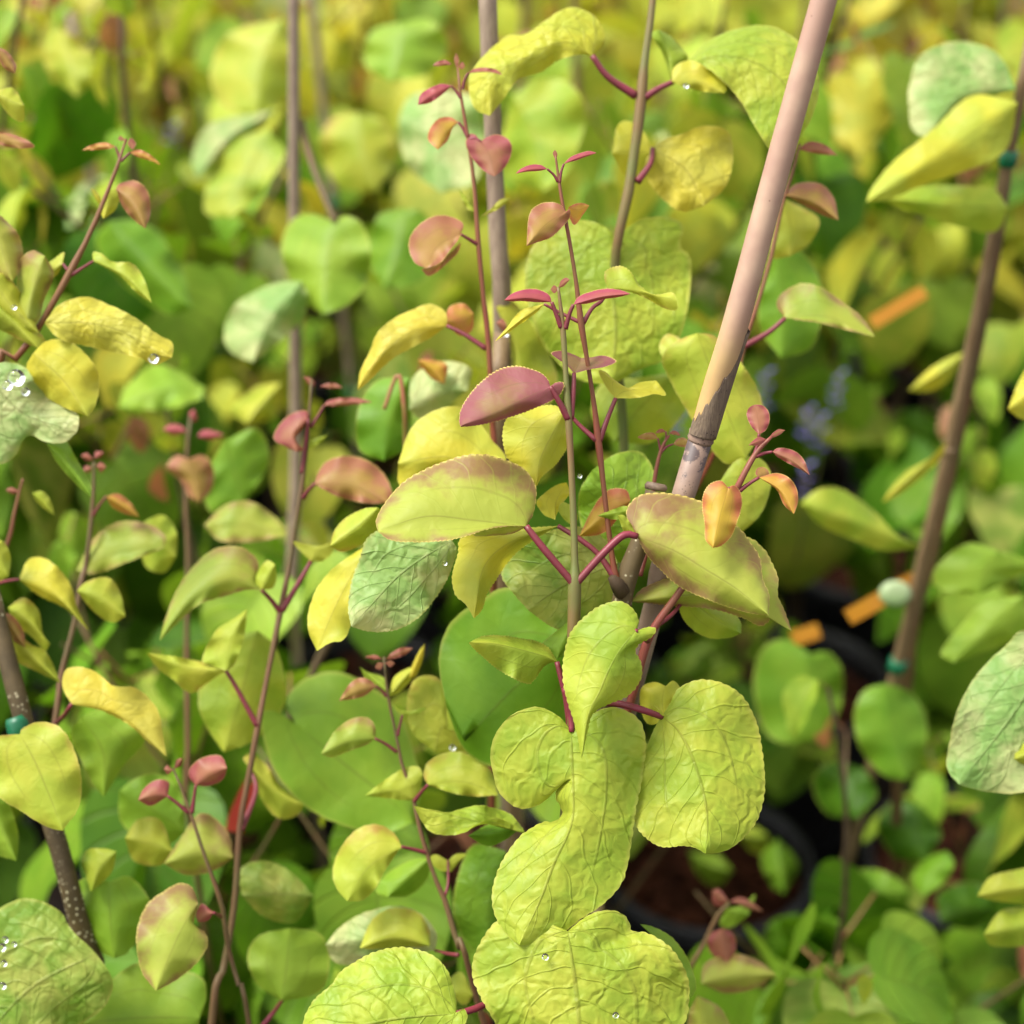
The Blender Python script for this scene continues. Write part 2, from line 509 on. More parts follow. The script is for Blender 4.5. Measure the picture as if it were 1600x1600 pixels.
def finish_leaf(G, nv, nu, relief, seed, name):
    """G: nv x (nu+1) x 3 world grid -> mesh relative to its base, with uv and flat maps"""
    base = G[0, nu // 2].copy()
    tip = G[-1, nu // 2]
    ax = tip - base
    ln = np.linalg.norm(ax)
    ax = ax / max(ln, 1e-6)
    w = (G[nv // 2, -1] - G[nv // 2, 0])
    w = w - ax * w.dot(ax)
    w /= max(np.linalg.norm(w), 1e-6)
    nrm = np.cross(ax, w)
    X = G - base
    fx, fy = X @ w, X @ ax
    if relief > 0:
        for i in range(1, nv):
            for k in range(nu + 1):
                x, y = fx[i, k], fy[i, k]
                q = Vector((x * 70 + seed * 3.1, y * 70, seed * 1.7))
                h = mnoise.noise(q) * 0.65 + mnoise.noise(q * 2.3) * 0.35
                u = abs(k - nu / 2) / (nu / 2)
                X[i, k] += nrm * h * relief * min(1, u * 3)
    verts = X.reshape(-1, 3)
    faces = []
    W = nu + 1
    for i in range(nv - 1):
        for k in range(nu):
            faces.append((i * W + k, i * W + k + 1, (i + 1) * W + k + 1, (i + 1) * W + k))
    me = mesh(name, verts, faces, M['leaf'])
    li = np.zeros(len(me.loops), dtype=np.int32)
    me.loops.foreach_get('vertex_index', li)
    uu = np.tile(np.linspace(0, 1, W), nv)
    vv = np.repeat(np.linspace(0, 1, nv), W)
    for nm, a, b in (('uv', uu, vv), ('flat', fx.reshape(-1) / 0.08, fy.reshape(-1) / 0.08)):
        lay = me.uv_layers.new(name=nm)
        buf = np.empty(len(li) * 2)
        buf[0::2] = a[li]; buf[1::2] = b[li]
        lay.data.foreach_set('uv', buf)
    return me, Vector(base)


_seed = [0]


def leaf(plant, d, colour, poly, tip, mid=None, dt=0.0, el=0.012, er=0.012, wave=0.004, quilt=0.0007, hero=False,
         pet=None, pr=0.0014, pmat='petiole', jit=0.05, bend=0.0, bump=None, curl=0.0, pair=None):
    """One leaf blade. poly: base point, round one margin to the tip (index tip), back along the other margin.
    d: depth of the base; dt: tip minus base; el / er: how far each margin lies behind the midrib; pet: petiole points."""
    _seed[0] += 1
    sd = _seed[0]
    rng = np.random.RandomState(sd)
    pl = pts(poly) if isinstance(poly, str) else poly
    span = np.linalg.norm(np.array(pl[tip]) - np.array(pl[0])) * d / .87
    wave *= min(1.0, (span / 140) ** 1.5)
    el *= min(1.0, span / 110); er *= min(1.0, span / 110)
    L = pl[:tip + 1]
    Rr = [pl[0]] + pl[tip:][::-1]
    nv, nu = (100, 20) if hero else (40, 12)
    Lc, Rc = catmull(L, nv), catmull(Rr, nv)
    if mid:
        mm = pts(mid)
        Mc = catmull(mm, nv, 1.15)
    else:
        b, t = np.array(pl[0]), np.array(pl[tip])
        c = (Lc[nv // 2] + Rc[nv // 2]) / 2
        ctl = b * 0.25 + t * 0.25 + c * 0.5
        Mc = catmull([b, ctl, t], nv, 1.15)
    Mc[0] = pl[0]; Mc[-1] = pl[tip]
    t = np.linspace(0, 1, nv)
    if pair:                                   # a bite in the margin: tie that margin point to its place on the midrib
        tn = pair[1] ** (1 / 1.15)
        k1 = int(round(tn * (nv - 1)))
        Lc = np.vstack([catmull(L[:pair[0] + 1], k1 + 1)[:-1], catmull(L[pair[0]:], nv - k1)])
    # crenate teeth on the margins
    amp = (1.5 if hero else 0.8) * min(1.0, np.linalg.norm(np.array(pl[tip]) - np.array(pl[0])) / 150 + 0.15)
    TE = []
    for C, sgn in ((Lc, 1), (Rc, -1)):
        tg = np.gradient(C, axis=0)
        ln = np.linalg.norm(tg, axis=1, keepdims=True) + 1e-6
        nn = np.stack([tg[:, 1], -tg[:, 0]], 1) / ln * sgn
        nteeth = 33 if hero else 13
        saw = np.abs(np.sin(np.pi * t * nteeth))
        irregular = 0.6 + 0.8 * rng.rand(nteeth + 1)[(t * nteeth).astype(int)]
        lowf = np.sin(t * 9 + rng.rand() * 6) * 1.2
        outward = np.sign(np.sum(nn * (C - Mc), axis=1, keepdims=True) + 1e-9)
        TE.append(nn * outward * ((saw * irregular * amp + lowf * amp * 0.4) * np.sin(np.pi * t) ** 0.4)[:, None])
    ph = rng.rand(4) * 6.28
    half = nu // 2
    G = np.zeros((nv, nu + 1, 3))
    dm = d + dt * t + bend * np.sin(np.pi * t)
    for k in range(-half, half + 1):
        f = abs(k) / half
        C = Lc if k < 0 else Rc
        e = el if k < 0 else er
        xy = Mc + (C - Mc) * f + (TE[0] if k < 0 else TE[1]) * f ** 12
        env = np.sin(np.pi * np.clip(t, 0, 1)) ** 0.6
        side = 0 if k < 0 else 2
        wv = wave * (np.sin(t * 11 + ph[side]) + 0.6 * np.sin(t * 23 + ph[side + 1])) * f * f * env
        dd = dm + e * (f ** 1.5) * env + wv + curl * (f ** 3) * env
        for i in range(nv):
            G[i, k + half] = P(xy[i, 0], xy[i, 1], dd[i])
    me, base = finish_leaf(G, nv, nu, quilt, sd, 'leaf')
    o = link('leaf', me, base, plant)
    dress(o, colour, jit, random, bump)
    if pet:
        pp = [(pl[0][0], pl[0][1], d)] + [(p if len(p) == 3 else (p[0], p[1], d)) for p in pts(pet)]
        w = [P(*p) for p in pp]
        n = max(5, 4 * len(w))
        tube_obj('petiole', w, [pr * 0.85] + [pr] * (len(w) - 2) + [pr * 1.35], M[pmat], o, sides=8, n=n)
    return o


def shoot(plant, name, path, radii, mat, sides=10, n=None, jitter=0.0):
    """path: list of x,y,d ; radii in metres"""
    w = [P(*p) for p in path]
    return tube_obj(name, w, radii, M[mat], plant, sides=sides, n=n or 6 * len(w), jitter=jitter)


# ------------------------------------------------------------------ the setting: ground
def ground():
    n = 40
    vs, fs = [], []
    for i in range(n + 1):
        for j in range(n + 1):
            x, y = -40 + 80 * i / n, -20 + 80 * j / n
            vs.append((x, y, 0.006 * mnoise.noise(Vector((x * 0.6, y * 0.6, 0)))))
    for i in range(n):
        for j in range(n):
            fs.append((i * (n + 1) + j, (i + 1) * (n + 1) + j, (i + 1) * (n + 1) + j + 1, i * (n + 1) + j + 1))
    o = link('ground', mesh('ground', vs, fs, M['ground']), (0, 0, 0))
    tag(o, 'dark weed matting on the nursery floor under the pots', kind='structure')


ground()

# ------------------------------------------------------------------ pots
SOIL_Z = 0.25


def lathe(profile, sides=36):
    vs, fs = [], []
    for r, z in profile:
        for k in range(sides):
            a = 2 * math.pi * k / sides
            vs.append((r * math.cos(a), r * math.sin(a), z))
    for i in range(len(profile) - 1):
        for k in range(sides):
            k2 = (k + 1) % sides
            fs.append((i * sides + k, i * sides + k2, (i + 1) * sides + k2, (i + 1) * sides + k))
    fs.append(tuple(range(sides))[::-1])
    return vs, fs


_v, _f = lathe([(0.092, 0.012), (0.100, 0.06), (0.118, 0.235), (0.119, 0.250), (0.128, 0.252), (0.130, 0.262), (0.130, 0.285), (0.127, 0.290), (0.121, 0.288), (0.118, 0.262), (0.112, 0.20)])
POT = mesh('pot_wall', _v, _f, M['pot'])


def soil_mesh(seed):
    vs, fs = [(0, 0, 0.006)], []
    rings, sd = 12, 30
    for i in range(1, rings + 1):
        r = 0.1165 * i / rings
        for k in range(sd):
            a = 2 * math.pi * k / sd
            x, y = r * math.cos(a), r * math.sin(a)
            z = mnoise.noise(Vector((x * 60 + seed * 9, y * 60, 1))) * 0.006 + mnoise.noise(Vector((x * 18, y * 18, seed))) * 0.008 - 0.01 * (i / rings) ** 3
            vs.append((x, y, z))
    for k in range(sd):
        fs.append((0, 1 + k, 1 + (k + 1) % sd))
    for i in range(rings - 1):
        for k in range(sd):
            a, b = 1 + i * sd + k, 1 + i * sd + (k + 1) % sd
            fs.append((a, a + sd, b + sd, b))
    return mesh('soil', vs, fs, M['soil'])


SOILS = [soil_mesh(i) for i in range(3)]


def chips_mesh(seed):
    rng = random.Random(seed)
    vs, fs = [], []
    for _ in range(130):
        a, r = rng.uniform(0, 6.28), 0.11 * math.sqrt(rng.random())
        c = Vector((r * math.cos(a), r * math.sin(a), rng.uniform(0.001, 0.009)))
        s = Vector((rng.uniform(0.004, 0.013), rng.uniform(0.003, 0.007), rng.uniform(0.0012, 0.003)))
        e = Euler((rng.uniform(-.5, .5), rng.uniform(-.5, .5), rng.uniform(0, 6.28))).to_matrix()
        b = len(vs)
        for sx, sy, sz in ((-1, -1, -1), (1, -1, -1), (.7, 1, -1), (-1, .8, -1), (-.8, -1, 1), (1, -.8, 1), (.7, .8, 1), (-.9, .7, 1)):
            vs.append(c + e @ Vector((s.x * sx * rng.uniform(.8, 1.1), s.y * sy, s.z * sz)))
        for q in ((0, 3, 2, 1), (4, 5, 6, 7), (0, 1, 5, 4), (1, 2, 6, 5), (2, 3, 7, 6), (3, 0, 4, 7)):
            fs.append(tuple(b + i for i in q))
    return mesh('bark_chips', vs, fs, M['chip'], smooth=False)


CHIPS = [chips_mesh(i) for i in range(2)]
POTS = []


def pot(x, y, label, group=None):
    i = len(POTS)
    rng = random.Random(i * 7 + 1)
    r = empty('plant_pot', (x, y, 0.0), label, 'pot', group)
    o = link('pot_wall', POT, (x, y, 0), r)
    s = link('soil', SOILS[i % 3], (x, y, SOIL_Z), r)
    s.rotation_euler.z = rng.uniform(0, 6)
    c = link('bark_chips', CHIPS[i % 2], (x, y, SOIL_Z), r)
    c.rotation_euler.z = rng.uniform(0, 6)
    c['kind'] = 'stuff'
    POTS.append((x, y))
    return r


# ------------------------------------------------------------------ a library of leaf shapes for the saplings of the rows
def lib_leaf(seed, young=False, nv=18, nu=10):
    rng = np.random.RandomState(seed)
    if young:
        side = [(0, 0), (.10, .02), (.22, .12), (.30, .32), (.27, .56), (.15, .82), (0, 1)]
    else:
        side = [(0, 0), (.13, -.07), (.31, -.06), (.45, .07), (.49, .28), (.43, .54), (.29, .78), (.12, .94), (0, 1.0)]
    wl, wr = 0.88 + 0.2 * rng.rand(), 0.88 + 0.2 * rng.rand()
    Lc = catmull([(-x * wl, y) for x, y in side], nv)
    Rc = catmull([(x * wr, y) for x, y in side], nv)
    Mc = catmull([(0, 0), (rng.uniform(-.04, .04), .5), (0, 1)], nv, 1.15)
    fold = rng.uniform(0.02, 0.5) if not young else rng.uniform(.3, .8)
    droop = rng.uniform(0.2, 1.3)
    wav = rng.uniform(0.01, 0.05)
    ph = rng.rand(4) * 6.28
    half = nu // 2
    G = np.zeros((nv, nu + 1, 3))
    pe = R(rng.uniform(25, 60))                 # petiole elevation
    plen = rng.uniform(0.35, 0.55)
    b0 = R(rng.uniform(-85, -15))               # blade start angle
    t = np.linspace(0, 1, nv)
    for k in range(-half, half + 1):
        f = abs(k) / half
        C = Lc if k < 0 else Rc
        s = 0 if k < 0 else 2
        xy = Mc + (C - Mc) * f
        z = fold * np.abs(xy[:, 0]) ** 1.2 + wav * (np.sin(t * 9 + ph[s]) + .6 * np.sin(t * 17 + ph[s + 1])) * f * f
        # bend the blade downwards along its length
        y = xy[:, 1]
        ang = b0 - droop * np.clip(y, 0, 1)
        yy = np.where(y > 0, (np.sin(b0) * 0 + np.cos(b0 - droop * y * .5) * y), y * np.cos(b0))
        zz = np.where(y > 0, np.sin(b0 - droop * y * .5) * y, y * np.sin(b0))
        G[:, k + half, 0] = xy[:, 0]
        G[:, k + half, 1] = yy - np.sin(ang) * z
        G[:, k + half, 2] = zz + np.cos(ang) * z
    base = np.array([0, plen * math.cos(pe), plen * math.sin(pe)])
    G += base
    me, bs = finish_leaf(G * 0.08, nv, nu, 0.0006 if not young else 0, seed + 50, 'leaf')
    # shift back so that the origin is the foot of the petiole and add the petiole
    n = len(me.vertices)
    co = np.empty(n * 3); me.vertices.foreach_get('co', co)
    co = co.reshape(-1, 3) + np.array(bs)
    vs = [tuple(c) for c in co]
    fs = [tuple(p.vertices) for p in me.polygons]
    nf = len(fs)
    uvd = {}
    for nm in ('uv', 'flat'):
        buf = np.empty(len(me.loops) * 2); me.uv_layers[nm].data.foreach_get('uv', buf); uvd[nm] = buf
    tv, tf = tube([(0, 0, 0), tuple(base * 0.05), tuple(base * 0.08)], [0.0011, 0.0009, 0.0008], sides=5, n=4)
    vs += [tuple(v) for v in tv]
    fs += [tuple(i + n for i in f) for f in tf]
    m2 = mesh('leaf', vs, fs, [M['row_leaf'], M['petiole_soft']], True, [0] * nf + [1] * len(tf))
    for nm in ('uv', 'flat'):
        lay = m2.uv_layers.new(name=nm)
        buf = np.zeros(len(m2.loops) * 2); buf[:len(uvd[nm])] = uvd[nm]
        lay.data.foreach_set('uv', buf)
    return m2


LIB = [lib_leaf(i) for i in range(22)]
LIBY = [lib_leaf(100 + i, True) for i in range(8)]


def proto_sapling(seed):
    """skeleton of one row sapling, unit height 1: stem and branch tubes, leaf matrices"""
    rng = random.Random(seed)
    tubes, leaves = [], []

    def run(p0, dirn, length, r0, level):
        n = max(3, int(length / 0.058))
        p = p0.copy(); d = dirn.normalized()
        path, rad = [p.copy()], [r0]
        phi = rng.uniform(0, 6.28)
        for i in range(1, n + 1):
            d = (d + Vector((rng.uniform(-.1, .1), rng.uniform(-.1, .1), 0.07 if level else 0.03))).normalized()
            p = p + d * (length / n)
            path.append(p.copy())
            f = i / n
            rad.append(r0 * (1 - 0.75 * f) + 0.0006)
            phi += math.pi / 2 + rng.uniform(-.35, .35)
            start = 0.22 if level == 0 else 0.12
            if f < start: continue
            for s in (0, math.pi):
                if rng.random() < 0.10: continue
                an = phi + s + rng.uniform(-.25, .25)
                young = f > 0.86
                size = (1.25 - 0.58 * f) * rng.uniform(0.75, 1.15)
                if level: size *= 0.9
                if young: size = rng.uniform(0.28, 0.5)
                tilt = Euler((rng.uniform(-.35, .2), rng.uniform(-.4, .4), an))
                leaves.append((p.copy(), tilt, size, f if level == 0 else 0.35 + 0.65 * f, young, rng.randrange(1000), p.z))
            if level == 0 and 0.15 < f < 0.85 and rng.random() < 0.5:
                an = phi + 0.8
                run(p.copy(), Vector((math.cos(an), math.sin(an), rng.uniform(.7, 1.3))), length * (1 - f) * rng.uniform(.45, .8) + 0.05, rad[-1] * 0.6, 1)
        tubes.append((path, rad, level))
    run(Vector((0, 0, 0)), Vector((rng.uniform(-.06, .06), rng.uniform(-.06, .06), 1)), 0.95, 0.0062, 0)
    out = []
    for path, rad, level in tubes:
        vs, fs = tube(path, rad, sides=7)
        out.append((mesh('stem' if level == 0 else 'branch', vs, fs, M['shoot_brown'] if level else M['bark_dark']), level))
    return out, leaves


PROTOS = [proto_sapling(40 + i) for i in range(9)]
CLEAR = []          # view gaps the photograph shows (x, y, rx, ry, nearest depth)


def blocked(p, size):
    x, y, d = proj(p)
    if d < 1.02: return True
    if d > 0.2 and (x < -560 or x > 2100 or y < -420 or y > 1950): return True
    for cx, cy, rx, ry, dd in CLEAR:
        if d < dd and ((x - cx) / rx) ** 2 + ((y - cy) / ry) ** 2 < 1: return True
    return False


NLEAF = [0]


def row_sapling(x, y, k, hscale, label, group, rng, greener=0.0, root=None):
    stems, leaves = PROTOS[k]
    r = root or empty('sapling', (x, y, SOIL_Z), label, 'sapling', group)
    rot = rng.uniform(0, 6.28)
    mz = Matrix.Rotation(rot, 3, 'Z')
    sc = hscale
    for me, level in stems:
        o = bpy.data.objects.new('stem' if level == 0 else 'branch', me)
        o.parent = r
        o.rotation_euler.z = rot
        o.scale = (sc, sc, sc)
        COL.objects.link(o)
    for p, e, size, f, young, rid, z in leaves:
        lp = mz @ (p * sc)
        wp = lp + Vector((x, y, SOIL_Z))
        if blocked(wp, size): continue
        me = LIBY[rid % len(LIBY)] if young else LIB[rid % len(LIB)]
        o = bpy.data.objects.new('leaf', me)
        o.parent = r
        o.location = lp
        o.rotation_euler = (mz @ e.to_matrix()).to_euler()
        o.scale = (size * 1.42,) * 3
        COL.objects.link(o)
        NLEAF[0] += 1
        u = rng.random()
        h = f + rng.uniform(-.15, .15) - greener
        if young and greener > .2 and u > .12:
            c = 'pgreen' if u < .7 else 'lime'
        elif young:
            c = 'rose' if u < .2 else ('brownp' if u < .45 else ('orange' if u < .65 else 'lime'))
        elif h > .62:
            c = 'yellow' if u < .42 else ('lime' if u < .74 else ('gold' if u < .82 else ('brownp' if u < .83 else 'limeg')))
        elif h > .36:
            c = 'limeg' if u < .34 else ('pgreen' if u < .50 else ('yellow' if u < .74 else ('glauc' if u < .82 else ('lime' if u < .9 else 'green'))))
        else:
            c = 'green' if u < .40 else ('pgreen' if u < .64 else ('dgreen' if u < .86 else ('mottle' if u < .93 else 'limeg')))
        dress(o, c, 0.12, rng)
    return r


def cane(path, radii, mat, label, group=None, ties=(), nodes=(), sides=14):
    """path: world points from the soil up; ties: (fraction, turns)"""
    path = [Vector(p) for p in path]
    r = empty('bamboo_cane', path[0], label, 'cane', group)
    tube_obj('rod', path, radii, M[mat], r, sides=sides, n=4 * len(path) + 6)
    ln = [0.0]
    for a, b in zip(path, path[1:]): ln.append(ln[-1] + (b - a).length)

    def at(f):
        s = f * ln[-1]
        for i in range(len(path) - 1):
            if s <= ln[i + 1] or i == len(path) - 2:
                u = (s - ln[i]) / max(ln[i + 1] - ln[i], 1e-6)
                return path[i].lerp(path[i + 1], u), (path[i + 1] - path[i]).normalized(), radii[i] + (radii[i + 1] - radii[i]) * u
    for f in nodes:
        p, t, rr = at(f)
        tube_obj('node_ring', [p - t * .004, p - t * .0015, p + t * .0015, p + t * .004], [rr * 1.02, rr * 1.16, rr * 1.12, rr * 1.01], M[mat], r, sides=sides)
    for f in ties:
        p, t, rr = at(f)
        e = tube_obj('tie', [p - t * .006, p - t * .005, p + t * .005, p + t * .006], [rr * 1.15, rr * 1.45, rr * 1.45, rr * 1.15], M['tie'], r, sides=sides)
    return r


# ------------------------------------------------------------------ the rows behind
PX, PY = 0.245, 1.526                      # the pot whose rim shows
CLEAR += [(1090, 1370, 240, 190, 2.10), (1235, 1180, 90, 90, 2.4), (1330, 1310, 100, 80, 2.4), (1520, 1500, 120, 100, 1.9),
          (640, 1420, 110, 90, 2.6), (430, 1280, 110, 120, 2.6), (80, 1380, 120, 90, 2.6), (300, 215, 70, 60, 2.4), (300, 880, 90, 70, 2.2), (500, 1010, 90, 60, 2.2), (140, 1000, 90, 70, 2.2), (620, 480, 60, 60, 2.0)]
ROWG = 'saplings standing in rows behind the leaning cane'
POTG = 'black pots standing in rows'
CANEG = 'thin canes standing among the row saplings'
rng = random.Random(5)
for i in range(0, 8):
    yy = PY + 0.36 * i
    half = 0.60 + yy * 0.36
    n = int(half * 2 / 0.31) + 1
    for j in range(-n, n + 1):
        xx = PX + 0.31 * j + (0.155 if i % 2 else 0.0)
        if abs(xx) > half: continue
        x, y = xx + rng.uniform(-.015, .015), yy + rng.uniform(-.02, .02)
        first = (i == 0 and j == 0)
        pot(x, y, 'black round pot of reddish bark soil with a bare front rim' if first else 'black round nursery pot under row saplings',
            None if first else POTG)
        h = rng.uniform(0.98, 1.2)
        if i == 0: h = rng.uniform(0.98, 1.2)
        if i == 0 and xx > 0.1: h = rng.uniform(0.55, 0.75)
        if i == 1 and xx > 0.1: h = rng.uniform(0.9, 1.15)
        if first: h = 0.4
        row_sapling(x, y, rng.randrange(len(PROTOS)), h, 'leafy lime green sapling in a black pot among the nursery rows', ROWG, rng,
                    0.5 if (i <= 1 and xx > .15) else (0.40, 0.22, 0.08, 0.0, -.05, -.1, -.1, -.1)[i])
        if rng.random() < 0.5 and i > 0:
            hh = rng.uniform(0.9, 1.35)
            lx, ly = rng.uniform(-.1, .1), rng.uniform(-.08, .08)
            b = Vector((x + .03, y + .02, SOIL_Z - .05))
            t = b + Vector((lx * hh, ly * hh, hh))
            cane([b, b.lerp(t, .5), t], [.0062, .0058, .005], rng.choice(['cane_grey', 'cane_brown', 'cane_grey']),
                 'thin bamboo cane among the row saplings', CANEG, ties=(rng.uniform(.45, .6), rng.uniform(.7, .85)), nodes=(.3, .52, .74, .93), sides=9)

# ------------------------------------------------------------------ the near saplings
def near_sapling(x, y, label, potlabel='black round nursery pot under near saplings'):
    pot(x, y, potlabel, 'black pots under the near saplings')
    return empty('sapling', (x, y, SOIL_Z), label, 'sapling')


def to_pot(path, plant, drop=0.0):
    """continue a stem (world points, top to bottom) down into its pot"""
    e = Vector(path[-1]); b = Vector(plant.location) + Vector((drop, 0, -0.03))
    t = (e - Vector(path[-2])).normalized()
    m = (e + t * (e - b).length * .5).lerp(e.lerp(b, .5), .55)
    return path + [m, b]


def stem(plant, name, pth, rad, mat, foot=True, drop=0.0, sides=10, jitter=0.0):
    """pth: 'x,y,d x,y,d ...' from the tip downwards"""
    w = [P(*p) for p in pts(pth)]
    rad = list(rad)
    if len(rad) == 2:
        rad = list(np.linspace(rad[0], rad[1], len(w)))
    if foot:
        w = to_pot(w, plant, drop)
        rad += [max(rad[-1] * 1.25, .003), max(rad[-1] * 1.5, .0042)]
    return tube_obj(name, w, rad, M[mat], plant, sides=sides, n=7 * len(w), jitter=jitter)


# ---- main sapling
A = near_sapling(.075, .70, 'sapling with plum coloured young leaves beside the leaning tan cane')
# old pruned leader with its cut top
old = stem(A, 'stem', '1023,768,.885 1012,815,.885 995,860,.885 980,900,.887 971,945,.89 962,1010,.895 940,1120,.90 905,1260,.90 880,1400,.90', [.0052, .0050, .0052, .0056, .0054, .0056, .0060, .0062, .0064], 'bark', sides=16, jitter=.05)
cw = [P(1024, 766, .885), P(1025, 760, .885), P(1026, 755, .885)]
tube_obj('cut_end', cw, [.0056, .0060, .0050], M['cut'], A, sides=16, jitter=.1)
tube_obj('stub', [P(972, 925, .885), P(963, 912, .880), P(955, 902, .878)], [.0046, .0034, .0020], M['bark_dark'], A, sides=10, jitter=.5)
# shoots
s1 = stem(A, 'shoot', '872,448,.860 876,480,.860 880,520,.860 884,585,.860 888,650,.860 892,720,.861 896,810,.862 898,880,.862 898,910,.862 897,960,.864 896,1040,.868 898,1110,.872 892,1200,.880 884,1330,.890', [.0007, .0010, .0015, .0014, .0019, .0017, .0018, .0020, .0034, .0034, .0034, .0036, .004, .0045], 'shoot_green', foot=False, sides=14)
stem(A, 'shoot', '868,243,.872 873,280,.872 880,325,.872 889,372,.873 900,440,.875 908,505,.876 917,560,.878 928,630,.880 935,690,.881 942,750,.882 950,820,.883 958,880,.884 964,915,.885', [.0005, .0008, .0010, .0010, .0011, .0017, .0012, .0013, .0019, .0014, .0014, .0016, .0028], 'shoot_red', foot=False, sides=14)
stem(A, 'shoot', '1206,682,.856 1180,710,.857 1152,762,.858 1120,832,.872 1065,920,.882 1025,976,.884 1008,1012,.885 990,1080,.89 960,1180,.90', [.0008, .0014, .0017, .0018, .0019, .0021, .0024, .0022, .0022], 'shoot_pink', foot=False, sides=12)
stem(A, 'shoot', '1046,680,.905 1033,703,.905 1022,755,.906 1018,830,.907 1000,900,.90', [.0006, .0010, .0012, .0013, .0014], 'shoot_pink', foot=False)

H = dict(hero=True)
# big leaves, first tier
leaf(A, .860, 'olive', '822,822 833,803 838,778 836,756 819,734 788,719 753,711 712,716 669,731 631,753 603,784 588,812 591,831 612,844 653,847 700,843 738,834 762,826 794,822', 12,
     mid='822,822 780,818 735,813 666,807 591,829', dt=-.012, el=.020, er=-.012, wave=.002, quilt=.0009, pet='850,858,.859 890,905,.861 897,914,.862', pr=.0020, **H)
leaf(A, .870, 'oliveg', '822,823 800,819 770,822 738,834 745,838 775,836 800,834', 3, dt=-.004, el=.0, er=.004, quilt=.0003, **H)
leaf(A, .862, 'olive', '996,838 982,815 980,795 997,775 1020,770 1050,771 1085,780 1105,790 1150,822 1170,845 1187,872 1192,905 1202,930 1201,962 1165,956 1109,937 1062,917 1030,888 1010,865', 13,
     mid='996,838 1055,862 1105,892 1150,920 1200,960', dt=-.014, el=.016, er=.010, wave=.003, quilt=.0011, pet='975,836,.861 945,862,.860 906,905,.861 899,914,.862', pr=.0020, **H)
leaf(A, .864, 'lime', '996,838 988,822 975,806 965,805 971,820 977,835 986,840', 3, dt=-.004, el=.003, er=.003, quilt=.0003, **H)
leaf(A, .892, 'yellow', '872,822 800,828 725,838 716,866 708,900 712,928 728,944 741,966 753,953 762,925 781,897 803,866 830,845', 7,
     mid='872,822 800,846 757,885 742,955', dt=-.014, el=.010, er=.016, wave=.004, quilt=.0013, pet='905,842,.888 935,866,.886 962,905,.884', pr=.0015, **H)
leaf(A, .890, 'oliveg', '985,940 1012,915 1105,880 1160,842 1190,855 1206,880 1216,905 1215,930 1224,950 1237,986 1215,960 1190,978 1160,965 1110,950 1040,945', 9, dt=-.008, el=.01, er=.01, quilt=.0008, **H)
leaf(A, .898, 'limeg', '1072,932 1062,950 1068,968 1085,985 1110,996 1140,996 1158,990 1156,970 1130,945 1100,930', 6, dt=.0, pet='1050,960,.892 1025,978,.886', pr=.0012, **H)
# second tier, plum
leaf(A, .856, 'purple', '860,604 856,594 846,584 831,578 806,573 778,578 753,595 734,616 722,637 718,656 720,667 744,665 775,658 816,644 850,631 869,622 880,609 880,598 869,598', 10,
     mid='860,604 815,625 768,647 720,665', dt=-.010, el=.014, er=.006, wave=.002, quilt=.0005, pet='872,625,.857 888,655,.860', pr=.0015, **H)
leaf(A, .864, 'purple', '897,583 885,570 870,560 861,551 876,548 893,553 908,559 925,558 945,556 963,564 945,573 922,577', 6, dt=.030, el=-.004, er=-.004, quilt=.0003, pet='896,610,.862 892,655,.861', pr=.0013, **H)
leaf(A, .886, 'yellow', '884,640 862,634 830,637 800,645 788,662 786,687 794,716 816,731 838,760 847,744 869,725 887,694 890,665', 8, mid='884,640 862,681 844,719 838,757', dt=-.006, quilt=.0011,
     pet='905,664,.884 932,688,.881', pr=.0012, **H)
leaf(A, .884, 'yellow', '962,622 948,606 936,582 942,580 955,590 970,610 985,605 1000,597 1025,594 1040,617 1022,616 995,621', 8, mid='962,622 972,613 990,610 1010,606 1025,600', dt=.012, el=.004, er=-.004, quilt=.0006, pet='950,652,.883 936,690,.881', pr=.0013, **H)
# third tier
leaf(A, .857, 'pink', '862,472 858,461 845,454 830,452 812,454 798,460 788,469 800,471 820,470 842,472', 6, dt=-.006, el=.006, er=.004, quilt=.0002, wave=.001, pet='868,488,.858 877,512,.860', pr=.0011, **H)
leaf(A, .857, 'pink', '896,476 904,464 920,457 945,452 968,453 985,459 966,464 940,468 915,474', 5, dt=-.004, el=.006, er=.003, quilt=.0002, wave=.001, pet='890,490,.858 883,514,.860', pr=.0011, **H)
leaf(A, .880, 'gold', '850,475 830,480 812,488 795,508 774,533 800,515 822,500 842,484', 4, dt=-.004, el=.003, er=.004, quilt=.0003, pet='872,487,.880 907,504,.877', pr=.0009, **H)
leaf(A, .888, 'lime', '950,452 945,438 946,424 960,417 975,418 988,430 1000,447 1022,460 1050,457 1058,470 1057,484 1040,482 1012,466 985,456 965,450', 9, dt=-.006, el=.004, er=.004, quilt=.0006, pet='940,470,.884 925,482,.880 911,505,.877', pr=.0011, **H)
leaf(A, .861, 'rose', '872,452 866,446 860,452 866,458', 2, dt=.0, el=.001, er=.001, quilt=0, wave=0, **H)
leaf(A, .861, 'rose', '873,450 876,440 884,434 890,437 882,446', 3, dt=-.003, el=.001, er=.001, quilt=0, wave=0, **H)
